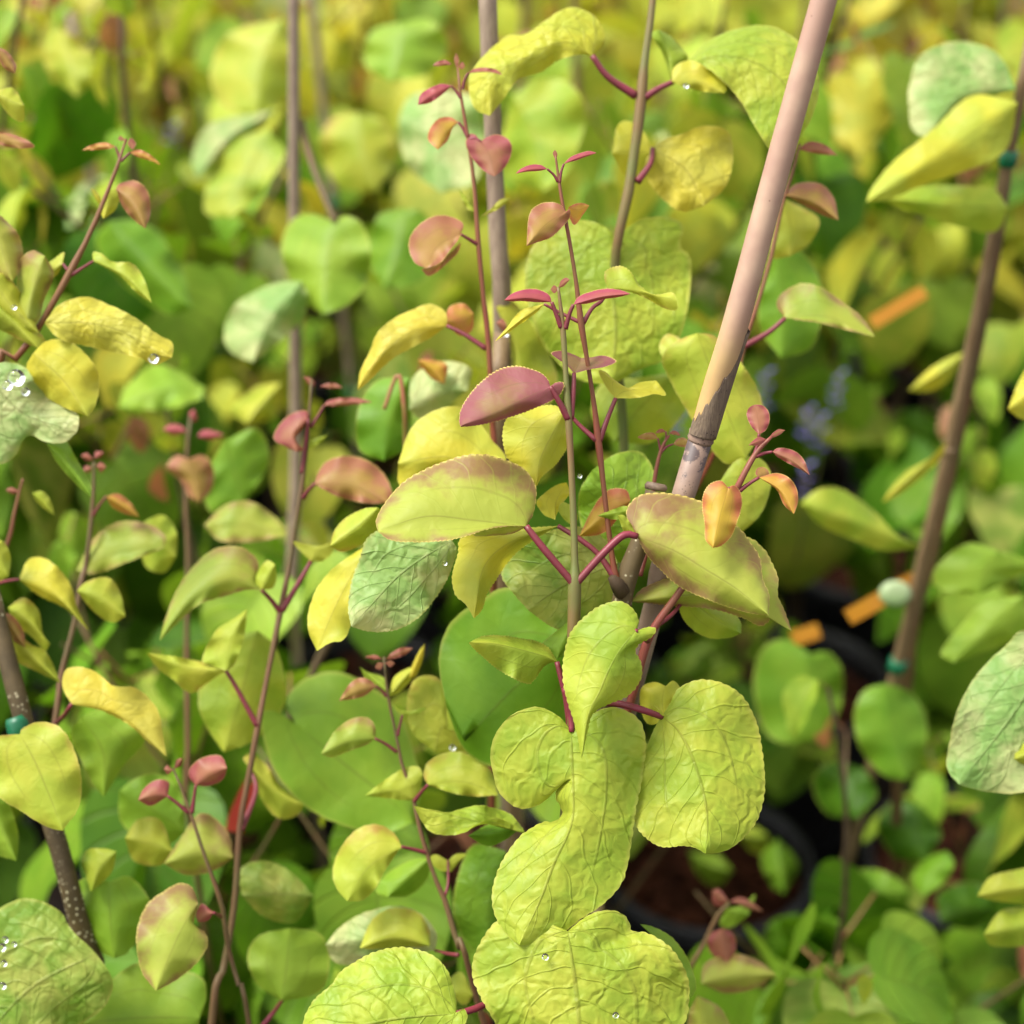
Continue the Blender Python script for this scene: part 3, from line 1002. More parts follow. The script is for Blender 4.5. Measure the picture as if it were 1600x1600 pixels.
# tip of the second shoot
leaf(A, .868, 'brownp', '884,331 876,320 860,316 842,320 830,331 825,350 823,384 838,379 860,371 880,352 891,338 890,327', 6, dt=-.012, el=.006, er=.006, quilt=.0004, pet='884,338,.870', pr=.0008, **H)
leaf(A, .876, 'orange', '888,324 900,318 912,318 921,321 912,334 898,351 890,340', 3, dt=.01, el=.003, er=.003, quilt=.0003, **H)
leaf(A, .870, 'pink', '855,264 845,258 828,258 815,263 806,271 822,268 840,267', 4, dt=-.004, el=.003, er=.002, quilt=0, wave=.0006, pet='865,273,.871 872,284,.872', pr=.0007, **H)
leaf(A, .872, 'pink', '881,256 890,247 905,240 920,236 932,239 918,244 900,250', 4, dt=.004, el=.003, er=.002, quilt=0, wave=.0006, pet='877,268,.872 874,286,.872', pr=.0007, **H)
leaf(A, .872, 'rose', '868,250 864,240 867,234 871,241', 2, dt=0, el=.001, er=.001, quilt=0, wave=0)
# right shoot with rosy leaves
leaf(A, .856, 'rose', '1186,678 1174,666 1167,650 1170,638 1180,632 1192,634 1201,645 1202,660 1196,672', 4, dt=.006, el=.003, er=.003, quilt=.0003, pet='1184,694,.857 1179,711,.857', pr=.0009, **H)
leaf(A, .854, 'rose', '1197,686 1186,683 1176,689 1170,696 1182,696 1192,692', 3, dt=-.004, el=.002, er=.002, quilt=0, wave=.0005, **H)
leaf(A, .857, 'rose', '1203,683 1208,676 1217,671 1227,672 1218,679 1210,683', 3, dt=.004, el=.002, er=.002, quilt=0, wave=.0005, **H)
leaf(A, .856, 'rose', '1207,706 1214,701 1227,700 1243,706 1256,720 1265,742 1250,733 1232,723 1215,714', 5, dt=-.006, el=.004, er=.003, quilt=.0003, pet='1195,708,.857 1181,713,.857', pr=.0009, **H)
leaf(A, .858, 'orange', '1186,746 1200,742 1214,740 1232,747 1244,762 1247,782 1240,803 1226,789 1216,768 1202,756', 6, dt=-.008, el=.003, er=.006, quilt=.0004, pet='1170,756,.858 1154,768,.858', pr=.0010, **H)
leaf(A, .862, 'brownp', '1186,746 1181,740 1183,732 1192,729 1200,735 1201,742', 3, dt=.006, el=.002, er=.002, quilt=.0002, **H)
leaf(A, .852, 'orange', '1138,763 1127,752 1111,756 1100,770 1097,790 1102,820 1103,843 1114,856 1128,852 1142,838 1151,815 1159,790 1157,770 1147,759', 7, dt=-.012, el=.007, er=.007, quilt=.0005, pet='1146,762,.855 1153,765,.858', pr=.0009, **H)
# tiny shoot behind the cane
leaf(A, .905, 'brownp', '1028,685 1022,677 1012,676 1000,680 997,684 1012,687', 3, dt=0, el=.002, er=.002, quilt=0, pet='1030,694,.905 1032,704,.905', pr=.0006)
leaf(A, .905, 'rose', '1040,674 1034,670 1028,672 1024,677 1034,676', 3, dt=0, el=.001, er=.001, quilt=0, pet='1041,684,.905 1036,700,.905', pr=.0006)
leaf(A, .905, 'rose', '1045,677 1052,673 1060,676 1063,681 1052,679', 3, dt=0, el=.001, er=.001, quilt=0)
leaf(A, .905, 'brownp', '1052,694 1058,686 1068,684 1078,690 1072,698 1060,697', 3, dt=0, el=.002, er=.002, quilt=0, pet='1042,698,.905 1032,708,.905', pr=.0006)
# crumpled and small leaves round the shoots
leaf(A, .895, 'yellow', '868,812 850,803 839,786 852,770 870,758 886,754 890,770 880,785 872,800', 5, dt=.01, el=-.006, er=.008, wave=.006, quilt=.0022, **H)
leaf(A, .893, 'lime', '895,822 880,810 873,795 880,785 893,790 902,805 900,818', 4, dt=.0, el=.006, er=.006, wave=.004, quilt=.0018, **H)
leaf(A, .897, 'orange', '985,782 978,766 955,764 937,778 922,804 905,838 930,836 950,828 968,806', 5, dt=-.004, el=.006, er=.006, quilt=.0006, **H)
leaf(A, .880, 'limeg', '992,795 975,791 955,797 934,806 955,811 978,808', 3, dt=0, el=.003, er=.003, quilt=.0004, **H)
leaf(A, .915, 'yellow', '945,872 925,868 912,852 925,842 938,838 944,850', 3, dt=0, quilt=.0006)
# lower leaves
leaf(A, .846, 'limeg', '993,986 998,970 988,950 966,939 937,947 912,966 894,987 884,1016 880,1050 884,1084 894,1119 902,1150 909,1185 917,1145 926,1116 950,1101 981,1087 1000,1062 1001,1037 992,1019 998,1006 1018,995 1025,982 1012,980', 12,
     mid='993,986 969,1016 950,1050 937,1081 919,1119 909,1182', dt=-.014, el=.014, er=.012, wave=.003, quilt=.0010, pet='1002,990,.862 1012,1000,.880', pr=.0015, **H)
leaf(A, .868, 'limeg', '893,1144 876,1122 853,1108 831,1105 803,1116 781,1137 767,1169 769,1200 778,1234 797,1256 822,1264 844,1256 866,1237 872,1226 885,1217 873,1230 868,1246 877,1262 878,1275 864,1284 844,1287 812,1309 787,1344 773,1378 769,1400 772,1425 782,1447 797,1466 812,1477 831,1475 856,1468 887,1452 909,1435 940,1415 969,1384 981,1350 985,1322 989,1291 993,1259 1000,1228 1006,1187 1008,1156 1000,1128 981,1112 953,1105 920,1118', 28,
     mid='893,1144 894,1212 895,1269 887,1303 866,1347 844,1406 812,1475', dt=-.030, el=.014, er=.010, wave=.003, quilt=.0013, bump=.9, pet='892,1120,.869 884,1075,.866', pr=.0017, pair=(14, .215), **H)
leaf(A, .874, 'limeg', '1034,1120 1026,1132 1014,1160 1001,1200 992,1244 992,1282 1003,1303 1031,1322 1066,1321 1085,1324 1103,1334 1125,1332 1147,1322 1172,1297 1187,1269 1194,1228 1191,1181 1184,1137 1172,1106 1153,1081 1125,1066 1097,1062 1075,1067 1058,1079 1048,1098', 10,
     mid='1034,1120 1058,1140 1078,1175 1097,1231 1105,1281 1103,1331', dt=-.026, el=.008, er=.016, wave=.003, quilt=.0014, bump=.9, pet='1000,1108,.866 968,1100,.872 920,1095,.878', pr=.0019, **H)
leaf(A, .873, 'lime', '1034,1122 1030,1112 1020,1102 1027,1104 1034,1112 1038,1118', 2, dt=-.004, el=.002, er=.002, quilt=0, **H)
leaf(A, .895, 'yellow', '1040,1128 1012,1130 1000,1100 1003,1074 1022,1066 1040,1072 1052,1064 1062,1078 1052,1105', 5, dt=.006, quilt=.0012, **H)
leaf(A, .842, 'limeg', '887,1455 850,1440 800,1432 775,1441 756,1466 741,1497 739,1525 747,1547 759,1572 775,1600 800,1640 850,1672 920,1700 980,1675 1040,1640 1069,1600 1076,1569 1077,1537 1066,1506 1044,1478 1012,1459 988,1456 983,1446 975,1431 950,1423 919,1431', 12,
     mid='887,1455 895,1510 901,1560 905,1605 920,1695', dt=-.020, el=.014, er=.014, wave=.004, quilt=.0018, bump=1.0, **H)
leaf(A, .840, 'limeg', '714,1584 712,1555 700,1519 681,1497 656,1486 625,1481 591,1486 559,1500 531,1519 519,1537 491,1562 475,1594 470,1640 500,1672 600,1680 690,1640 727,1597 725,1577', 12,
     mid='714,1584 620,1592 540,1610 470,1640', dt=-.006, el=.020, er=-.006, wave=.003, quilt=.0014, bump=1.0, pet='740,1577,.846 760,1569,.852 800,1560,.87', pr=.0018, **H)
leaf(A, .900, 'pgreen', '1000,1444 1015,1449 1035,1462 1050,1482 1062,1520 1080,1560 1088,1540 1075,1500 1050,1465 1020,1448', 5, dt=0, quilt=.0006)
# leaves just behind the focal plane
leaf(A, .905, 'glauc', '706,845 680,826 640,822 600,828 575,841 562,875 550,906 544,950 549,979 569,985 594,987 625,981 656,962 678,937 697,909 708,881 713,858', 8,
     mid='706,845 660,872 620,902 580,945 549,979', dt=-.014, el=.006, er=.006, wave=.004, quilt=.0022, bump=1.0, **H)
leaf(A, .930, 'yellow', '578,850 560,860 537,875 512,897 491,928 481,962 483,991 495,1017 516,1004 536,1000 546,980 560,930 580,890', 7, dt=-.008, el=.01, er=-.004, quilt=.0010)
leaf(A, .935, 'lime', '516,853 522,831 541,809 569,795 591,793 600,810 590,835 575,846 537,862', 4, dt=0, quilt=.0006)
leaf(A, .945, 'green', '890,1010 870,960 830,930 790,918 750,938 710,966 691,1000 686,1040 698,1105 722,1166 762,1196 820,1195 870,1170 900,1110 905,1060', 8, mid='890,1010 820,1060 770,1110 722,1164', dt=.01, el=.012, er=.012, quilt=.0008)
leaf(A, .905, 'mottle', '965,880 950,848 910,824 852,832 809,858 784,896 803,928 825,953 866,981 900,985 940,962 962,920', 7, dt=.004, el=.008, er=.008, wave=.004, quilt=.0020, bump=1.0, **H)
leaf(A, .872, 'limeg', '870,1034 856,1012 836,1002 819,998 787,994 756,995 733,1004 750,1022 781,1047 819,1066 832,1064 852,1040', 6, mid='870,1034 850,1025 815,1015 775,1006 733,1003', dt=-.016, el=.024, er=.004, quilt=.0007, pet='876,1056,.872 884,1090,.873 892,1140,.876', pr=.0016, **H)
leaf(A, .888, 'pgreen', '870,1030 856,1020 846,1009 860,994 880,978 900,962 908,985 900,1010', 5, dt=.0, quilt=.0006, **H)
leaf(A, .925, 'pgreen', '1010,870 1026,800 1022,740 1000,706 960,710 925,735 905,770 908,820 930,860 970,880', 5, dt=0, quilt=.0016, bump=1.0)
leaf(A, .955, 'yellow', '780,748 790,715 770,690 752,665 720,637 682,640 643,668 622,725 627,760 680,750 740,756', 7, dt=.004, quilt=.0012)
leaf(A, .945, 'yellow', '700,742 730,722 765,712 790,720 800,745 770,752 730,756', 4, dt=0, quilt=.0018)
leaf(A, .965, 'lime', '1090,520 1120,528 1160,570 1188,620 1190,670 1165,716 1130,722 1085,660 1050,600 1035,560 1055,535', 5, dt=0, quilt=.0010)
leaf(A, .975, 'lime', '1080,540 1045,522 1030,545 1050,585 1085,595 1115,575', 3, dt=0)
leaf(A, .96, 'limeg', '1120,760 1150,720 1185,715 1205,745 1190,800 1150,840 1105,820', 5, dt=0)
leaf(A, .92, 'limeg', '822,1303 812,1288 800,1274 778,1264 750,1259 722,1264 700,1270 675,1266 647,1259 662,1287 681,1303 722,1301 747,1287 772,1280 794,1284', 8, dt=.0, el=.006, er=-.004, wave=.004, quilt=.0016, bump=1.0, pet='840,1325,.91 860,1360,.90', pr=.0014)
leaf(A, .925, 'green', '815,1292 790,1286 760,1290 731,1306 762,1322 790,1312', 3, dt=0)
# the leaning cane
cpath = [(1287, -60, .800), (1287 - 17, 0, .804)]
cw_ = [P(1303, -60, .806), P(1287, 0, .812), P(1218, 250, .832), P(1151, 500, .852), P(1119, 605, .868), P(1096, 682, .878)]
cl_ = [P(1096, 682, .878), P(1067, 778, .892), P(1024, 915, .906), P(985, 1085, .925)]
dirn = (cl_[-1] - cl_[0]).normalized()
foot = cl_[-1] + dirn * ((cl_[-1].z - (SOIL_Z - .04)) / -dirn.z)
def cane_low_material(joint):
    """greyish pink rod, finely speckled, stained with black mould below the joint"""
    T = NT('spotted_cane_surface')
    co = T.n('ShaderNodeTexCoord').outputs['Object']
    ln = T.n('ShaderNodeVectorMath', operation='LENGTH')
    T.t.links.new(T.vadd(co, tuple(joint), 'SUBTRACT'), ln.inputs[0])
    n = T.noise(co, 34, 3.0)
    c = T.mix(T.step(n, .35, .65), lin(158, 132, 114, K), lin(132, 108, 96, K))
    v = T.n('ShaderNodeTexVoronoi'); v.inputs['Scale'].default_value = 620; T.t.links.new(co, v.inputs['Vector'])
    sp = T.math('MULTIPLY', T.step(v.outputs['Distance'], .14, .32, 1.0, 0.0), T.step(T.noise(co, 60, 1.0), .42, .6))
    c = T.mix(T.math('MULTIPLY', sp, .8), c, lin(60, 44, 42))
    near = T.step(ln.outputs['Value'], .006, .034, 1.0, 0.0)
    mo = T.math('ADD', T.noise(co, 170, 5.0, .65), T.math('MULTIPLY', near, .17))
    mo = T.math('MULTIPLY', T.step(mo, .62, .70), T.step(near, 0.0, .25))
    c = T.mix(T.math('MULTIPLY', mo, .85), c, lin(48, 36, 40))
    b = T.n('ShaderNodeBsdfPrincipled'); T.put(b.inputs['Base Color'], c)
    b.inputs['Roughness'].default_value = .55
    T.t.links.new(b.outputs[0], T.out.inputs['Surface'])
    return T.m


M['cane_spotted'] = cane_low_material(cl_[0] - foot)
C0 = empty('bamboo_cane', foot, 'thick leaning tan bamboo cane with grey torn sheath at its joint', 'cane')
r_ = lambda w, d: w / 2 * d / FPX
tube_obj('upper_rod', cw_[::-1], [r_(39, .878), r_(42, .866), r_(41.5, .852), r_(41, .832), r_(41, .812), r_(41, .806)], M['cane_main'], C0, sides=24, n=30)
tube_obj('lower_rod', [foot] + cl_[::-1], [r_(36, .95), r_(34, .902), r_(35, .886), r_(37, .876), r_(39, .869)], M['cane_spotted'], C0, sides=24, n=24)
jt = (cw_[-2] - cw_[-1]).normalized()
jp = cw_[-1]
tube_obj('joint_ring', [jp - jt * .0034, jp - jt * .0016, jp, jp + jt * .002, jp + jt * .0034], [r_(38, .869), r_(43, .869), r_(41, .869), r_(43.5, .869), r_(40, .869)], M['cane_low'], C0, sides=24)


def sheath():
    """torn papery sheath: a partial sleeve round the joint, higher on the right, with a ragged top"""
    vs, fs = [], []
    view = (CAM - jp).normalized()
    side = view.cross(jt).normalized()
    if side.x < 0: side = -side
    fr = jt.cross(side).normalized()
    if fr.dot(view) < 0: fr = -fr
    na, nh = 44, 22
    rg = random.Random(3)
    for i in range(na + 1):
        a = -1.05 + (3.4 + 1.05) * i / na         # 0 faces the camera, positive to the right and round the back
        f = i / na
        top = .006 + .040 * min(1, max(0, (a + 1.05) / 1.9)) ** 1.4 + (.012 if a > .95 else 0) + .002 * math.sin(i * 1.9) + .0012 * rg.random()
        lift = .0004 + .0012 * f * (0.5 + .5 * math.sin(i * .7))
        for h in range(nh + 1):
            z = top * h / nh
            rad = r_(41.5, .869) + .0003 + lift * (h / nh) ** 2 + .00012 * math.sin(i * 2.6)
            vs.append(jt * (z + .001) + (fr * math.cos(a) + side * math.sin(a)) * rad)
    for i in range(na):
        for h in range(nh):
            fs.append((i * (nh + 1) + h, (i + 1) * (nh + 1) + h, (i + 1) * (nh + 1) + h + 1, i * (nh + 1) + h + 1))
    o = link('sheath', mesh('sheath', vs, fs, M['sheath']), jp, C0)
    md = o.modifiers.new('thick', 'SOLIDIFY'); md.thickness = .0005; md.offset = 1
    # scorched torn edge of the sheath
    edge = [vs[i * (nh + 1) + nh] * 1.0 for i in range(12, na)]
    tv, tf = tube(edge, [.0003] * len(edge), sides=5)
    link('torn_edge', mesh('torn_edge', tv, tf, M['scorch']), jp, C0)


sheath()

# ---- sapling behind with the long red shoot beside the grey cane
B = near_sapling(-.05, .965, 'sapling with long thin orange red shoot in front of an upright grey cane')
stem(B, 'shoot', '715,104,.955 720,150,.956 731,215,.957 741,290,.958 747,375,.960 755,460,.964 762,520,.968 767,600,.972 770,680,.985 772,800,1.0', [.0006, .0009, .0011, .0012, .0015, .0014, .0017, .0016, .0018, .0022], 'shoot_red')
leaf(B, .955, 'rose', '751,221 742,210 731,211 728,226 737,246 755,266 773,276 790,260 800,234 794,217 776,210 760,215', 6, dt=-.006, el=.006, er=.006, quilt=.0004, pet='742,216,.956 733,218,.957', pr=.0009)
leaf(B, .957, 'orange', '716,191 703,183 685,186 671,202 669,219 684,234 699,220 706,202', 5, dt=-.004, el=.004, er=.004, pet='723,200,.957 731,214,.957', pr=.0009)
leaf(B, .955, 'pink', '705,134 690,131 672,137 657,148 653,164 672,160 692,147', 4, dt=-.006, el=.003, er=.003, quilt=.0002, pet='712,142,.956 720,153,.956', pr=.0008)
leaf(B, .955, 'rose', '706,100 695,94 682,97 676,103 690,103', 3, dt=0, el=.002, er=.002, quilt=0)
leaf(B, .955, 'rose', '712,104 710,92 713,83 717,92 716,102', 2, dt=0, el=.001, er=.001, quilt=0)
leaf(B, .955, 'rose', '716,104 722,97 727,104 722,108', 2, dt=0, el=.001, er=.001, quilt=0)
leaf(B, .955, 'rose', '731,114 742,107 760,106 776,109 785,117 768,113 748,113', 4, dt=0, el=.003, er=.002, quilt=.0002, pet='726,124,.955 723,140,.956', pr=.0007)
leaf(B, .955, 'brownp', '720,366 724,350 706,339 681,337 656,350 640,372 640,394 650,412 666,419 687,411 703,391 714,378', 8, dt=-.004, el=.006, er=-.004, quilt=.0005, pet='730,372,.957 745,381,.960', pr=.0010)
leaf(B, .965, 'brownp', '720,378 700,398 680,414 658,421 672,431 700,410 716,394', 3, dt=0, el=.003, er=.003, quilt=.0003)
leaf(B, .965, 'lime', '752,338 765,328 782,312 798,309 785,322 768,332', 3, dt=0, el=.002, er=.002, quilt=.0002)
leaf(B, .965, 'lime', '742,330 730,310 716,294 722,312 732,328', 2, dt=0, el=.002, er=.002, quilt=.0002)
leaf(B, .975, 'gold', '698,509 696,488 672,475 644,484 616,497 591,519 578,550 563,581 559,610 578,594 612,562 647,541 675,526', 8, mid='698,509 650,515 610,540 575,580 559,609', dt=-.01, el=.010, er=.006, wave=.004, quilt=.0014, bump=.9, pet='725,522,.972 760,545,.970', pr=.0013)
leaf(B, .985, 'orange', '696,505 702,480 725,475 740,490 738,515 720,525', 3, dt=.01, quilt=.0006)
leaf(B, 1.0, 'rose', '775,505 785,498 792,508 790,520', 2, dt=0, quilt=0)
# low side shoot
stem(B, 'shoot', '600,1026,.975 605,1081,.975 612,1116,.975 620,1153,.975 628,1194,.974 647,1250,.973 653,1284,.972 666,1331,.972 681,1375,.972 694,1403,.972 716,1478,.972 737,1530,.975', [.0006, .0008, .0009, .0009, .0010, .0011, .0012, .0012, .0013, .0016, .0017, .0019], 'shoot_brown')
leaf(B, .974, 'rose', '598,1030 588,1024 576,1024 571,1027 584,1030', 3, dt=0, el=.002, er=.002, quilt=0)
leaf(B, .974, 'rose', '603,1030 612,1020 628,1012 645,1013 634,1022 617,1029', 3, dt=0, el=.002, er=.002, quilt=0)
leaf(B, .972, 'rose', '600,1036 590,1036 586,1044 594,1046', 2, dt=0, el=.001, er=.001, quilt=0)
leaf(B, .972, 'rose', '602,1036 610,1032 617,1036 610,1042', 2, dt=0, el=.001, er=.001, quilt=0)
leaf(B, .972, 'brownp', '588,1072 577,1062 560,1060 545,1070 530,1095 552,1092 572,1086', 4, dt=-.006, el=.004, er=.004, quilt=.0003, pet='597,1080,.974 604,1088,.975', pr=.0008)
leaf(B, .970, 'oliveg', '586,1154 586,1136 575,1122 553,1122 528,1138 512,1160 502,1178 520,1183 553,1170 572,1164', 6, dt=-.006, el=.006, er=.006, quilt=.0005, pet='602,1162,.973 620,1175,.975', pr=.0009)
leaf(B, .975, 'limeg', '629,1117 620,1110 611,1098 624,1108 640,1112 655,1107 667,1106 655,1114 642,1118', 7, dt=0, el=.002, er=.002, quilt=.0002, pet='625,1132,.975 621,1150,.975', pr=.0008)
leaf(B, .980, 'limeg', '610,1085 600,1060 575,1050 562,1042 575,1066 590,1075', 3, dt=.01, quilt=.0004)
leaf(B, .985, 'yellow', '608,1088 615,1060 635,1045 650,1042 640,1065 622,1082', 3, dt=.01, quilt=.0004)
leaf(B, .990, 'gold', '640,1060 644,1040 655,1018 664,1006 660,1030 650,1055', 3, dt=0, quilt=.0004)
leaf(B, .972, 'limeg', '648,1250 655,1237 660,1212 652,1198 628,1202 597,1222 570,1243 605,1247 630,1250', 6, dt=-.004, el=.006, er=.004, quilt=.0004)
leaf(B, .965, 'lime', '669,1226 662,1212 669,1191 691,1178 716,1175 741,1184 766,1203 775,1225 778,1242 750,1244 716,1241 691,1234', 8, dt=-.006, el=.010, er=.0, quilt=.0006, pet='658,1238,.969 647,1252,.973', pr=.0011)
leaf(B, .965, 'lime', '627,1323 619,1306 600,1291 575,1289 550,1303 528,1334 520,1366 528,1391 543,1408 566,1406 584,1391 600,1362 616,1338', 8, dt=-.006, el=.010, er=.002, quilt=.0006, pet='645,1327,.969 665,1332,.972', pr=.0011)
leaf(B, 1.0, 'pgreen', '672,1340 640,1345 605,1365 588,1392 605,1402 640,1398 668,1372', 4, dt=0, quilt=.0006)
leaf(B, .985, 'limeg', '700,1345 680,1335 670,1345 688,1360 705,1362 716,1348 728,1335 712,1335', 4, dt=0, quilt=.0004, pet='700,1380,.975 695,1400,.972', pr=.0008)
leaf(B, .99, 'glauc', '680,1485 682,1458 660,1430 620,1416 570,1426 530,1450 509,1476 520,1500 545,1508 590,1500 640,1492', 6, dt=0, quilt=.0018, bump=1.0, pet='700,1490,.98 716,1492,.972', pr=.0010)
leaf(B, .975, 'lime', '672,1478 670,1452 652,1425 610,1420 580,1440 562,1482 600,1482 640,1480', 5, dt=0, quilt=.0008)
leaf(B, 1.0, 'lime', '740,1555 722,1520 704,1530 705,1555 725,1570', 3, dt=0)
leaf(B, 1.02, 'green', '790,1330 740,1320 715,1370 710,1430 735,1480 765,1490 790,1440 800,1380', 5, dt=0, quilt=.0012, bump=.9)
leaf(B, 1.0, 'lime', '700,1140 690,1065 650,1060 636,1100 645,1145 680,1175 725,1180 730,1150', 5, dt=0, quilt=.0012, bump=.9)
# small reddish twig between
stem(B, 'shoot', '600,640,1.04 622,585,1.04 632,640,1.04 634,690,1.05 640,780,1.06', [.0012, .0014, .0016, .0018, .002], 'petiole_soft', foot=False)
leaf(B, 1.04, 'orange', '652,562 672,562 698,570 695,600 675,592 660,575', 3, dt=0)
leaf(B, 1.05, 'glauc', '640,640 645,590 690,565 735,575 730,610 690,640 660,655', 4, dt=0, quilt=.0014, bump=1)
leaf(B, 1.06, 'green', '640,590 590,595 560,640 560,700 600,720 640,690', 4, dt=0)
cg = [P(772, 700, 1.09), P(785, 620, 1.07)]
b0 = Vector((.0, .99, SOIL_Z - .04))
cane([b0, P(787, 640, 1.075), P(779, 400, 1.03), P(770, 200, 1.01), P(762, 0, .99), P(759, -90, .98)], [.0062, .0060, .0056, .0054, .0056, .0056], 'cane_grey', 'upright grey cane standing beside the thin orange red shoot', ties=(), nodes=(.30, .66, .90))
Dk = cane([Vector((.02, .98, SOIL_Z - .04)), P(783, 700, 1.05), P(785, 600, 1.045), P(784, 520, 1.03)], [.0064, .006, .0058, .0052], 'cane_brown', 'short dark brown cane stump beside the upright grey cane')

# ---- sapling with the stout red and green leader
Cc = near_sapling(.245, .945, 'sapling with stout green and red stem and one broad puckered leaf')
stem(Cc, 'stem', '1024,-60,.985 1018,20,.985 1008,90,.985 1003,140,.985 998,190,.986 990,245,.987 982,300,.988 968,362,.990 960,430,1.0 965,560,1.02 975,720,1.04 960,900,1.04 945,1150,1.03 935,1400,1.02 930,1650,1.0', [.0020, .0022, .0024, .0034, .0034, .0030, .0033, .0030, .003, .003, .0032, .0034, .0036, .004, .0042], 'shoot_green')
leaf(Cc, .980, 'yellow', '925,87 945,62 931,28 897,12 869,22 841,41 819,55 797,53 769,75 747,97 734,119 734,147 744,172 766,181 787,153 809,125 847,112 872,94 903,85', 13, mid='925,87 880,65 820,90 775,120 766,178', dt=-.012, el=.014, er=.006, wave=.004, quilt=.0018, bump=1, pet='950,120,.982 994,150,.985', pr=.0020)
leaf(Cc, .985, 'limeg', '1052,128 1060,108 1081,91 1103,66 1144,47 1187,39 1222,47 1256,75 1278,119 1275,162 1256,206 1232,232 1203,236 1181,200 1156,156 1128,126 1097,104', 12, mid='1052,128 1100,92 1170,95 1230,140 1210,230', dt=-.016, el=.02, er=-.004, wave=.003, quilt=.0012, bump=.9, pet='1030,138,.985 1008,152,.985', pr=.0019)
leaf(Cc, .980, 'yellow', '1050,128 1053,106 1075,95 1100,103 1134,134 1131,146 1100,143 1069,135', 5, dt=-.004, el=.003, er=.003, quilt=.0006)
leaf(Cc, .988, 'limeg', '1048,125 1037,87 1019,56 1028,46 1050,59 1075,90 1062,110', 3, dt=.006, quilt=.0006)
leaf(Cc, .995, 'gold', '1020,232 1034,219 1066,209 1100,197 1137,206 1145,247 1134,291 1100,322 1066,330 1037,312 1014,284 1008,256', 7, dt=-.006, quilt=.0014, bump=.9, pet='1016,256,.99 996,284,.987', pr=.0018)
leaf(Cc, 1.02, 'yellow', '1020,240 1010,212 990,192 966,195 956,240 975,272 1004,276', 4, dt=0, quilt=.0010)
leaf(Cc, 1.0, 'limeg', '963,372 935,350 880,345 845,370 822,410 825,470 850,540 900,590 955,602 1000,577 1040,560 1065,520 1077,460 1078,402 1062,386 1067,350 1030,338 995,346', 8, mid='963,372 958,440 962,520 955,600', dt=-.012, el=.012, er=.012, wave=.005, quilt=.0026, bump=1.0, pet='966,364,.992', pr=.0012)
leaf(Cc, 1.03, 'lime', '790,640 800,560 790,500 775,480 800,470 840,520 870,590 850,640', 3, dt=0)
leaf(Cc, 1.04, 'limeg', '1060,580 1000,590 940,600 925,650 960,690 1020,690 1070,640', 4, dt=0)
# thin orange stem right of the leaning cane
stem(Cc, 'shoot', '1250,225,1.0 1238,270,1.0 1222,320,1.0 1205,400,1.0 1185,470,1.0 1162,540,1.0 1140,640,1.0 1110,720,1.02 1050,820,1.035 962,905,1.04', [.0008, .0011, .0013, .0014, .0014, .0018, .0016, .0016, .0018, .0022], 'shoot_red', foot=False)
leaf(Cc, 1.0, 'oliveg', '1227,497 1214,478 1222,459 1253,443 1284,450 1312,469 1344,494 1367,526 1325,516 1281,504 1253,501', 7, dt=-.006, el=.012, er=-.004, quilt=.0006, pet='1200,520,1.0 1161,542,1.0', pr=.0016)
leaf(Cc, .998, 'brownp', '1226,305 1245,287 1280,287 1303,310 1310,344 1285,336 1255,320', 4, dt=-.006, quilt=.0004)
leaf(Cc, 1.0, 'rose', '1248,233 1265,221 1290,227 1309,243 1285,241 1265,238', 3, dt=0, el=.003, er=.003, quilt=.0002)
leaf(Cc, 1.05, 'lime', '1225,310 1255,325 1280,345 1265,380 1235,400 1205,400 1208,350', 4, dt=0)
leaf(Cc, 1.16, 'green', '1210,385 1260,400 1285,460 1270,540 1220,560 1185,500', 4, dt=0)

# ---- left sapling with the red shoot
D = near_sapling(-.345, .97, 'sapling with slim red shoot and bright yellow twisted leaves')
stem(D, 'shoot', '197,217,.965 187,250,.965 169,297,.965 150,344,.965 125,397,.965 110,424,.965 75,487,.965 31,560,.97 -20,650,.98', [.0006, .0010, .0012, .0014, .0016, .0022, .0018, .0021, .0024], 'shoot_red')
leaf(D, .965, 'orange', '180,229 165,223 145,226 128,235 148,234 166,233', 3, dt=0, el=.002, er=.002, quilt=.0002, pet='184,238,.965 188,250,.965', pr=.0007)
leaf(D, .965, 'orange', '203,238 218,234 236,243 251,258 235,251 218,246', 3, dt=0, el=.002, er=.002, quilt=.0002, pet='196,245,.965 189,252,.965', pr=.0007)
leaf(D, .965, 'rose', '199,222 205,216 212,224 208,234 201,228', 3, dt=0, el=.001, er=.001, quilt=0)
leaf(D, .965, 'rose', '196,219 188,212 184,218 190,220', 2, dt=0, el=.001, er=.001, quilt=0)
leaf(D, .963, 'brownp', '181,295 188,286 212,283 231,300 235,331 227,357 206,341 190,319', 5, dt=-.006, quilt=.0004)
leaf(D, .970, 'yellow', '166,300 183,296 186,312 178,330 162,342 156,326', 4, dt=0, quilt=.0004)
leaf(D, .970, 'yellow', '158,322 150,312 141,294 150,298 157,308', 2, dt=0, quilt=.0002)
leaf(D, .962, 'lime', '146,408 145,394 158,396 176,409 206,412 225,437 237,473 216,459 191,434 169,420', 6, dt=-.006, el=.004, er=.004, quilt=.0008, pet='130,418,.964 112,430,.965', pr=.0009)
leaf(D, .966, 'lime', '98,412 100,394 84,405 68,420 62,448 75,440 90,428', 4, dt=0, quilt=.0006, pet='106,422,.965', pr=.0008)
leaf(D, .960, 'oliveg', '70,400 50,392 30,410 26,450 20,490 40,512 60,500 68,470 84,430', 5, dt=-.004, quilt=.0006)
leaf(D, .958, 'olive', '-10,330 10,345 30,370 35,410 20,440 0,430 -30,400 -35,350', 4, dt=0, quilt=.0006)
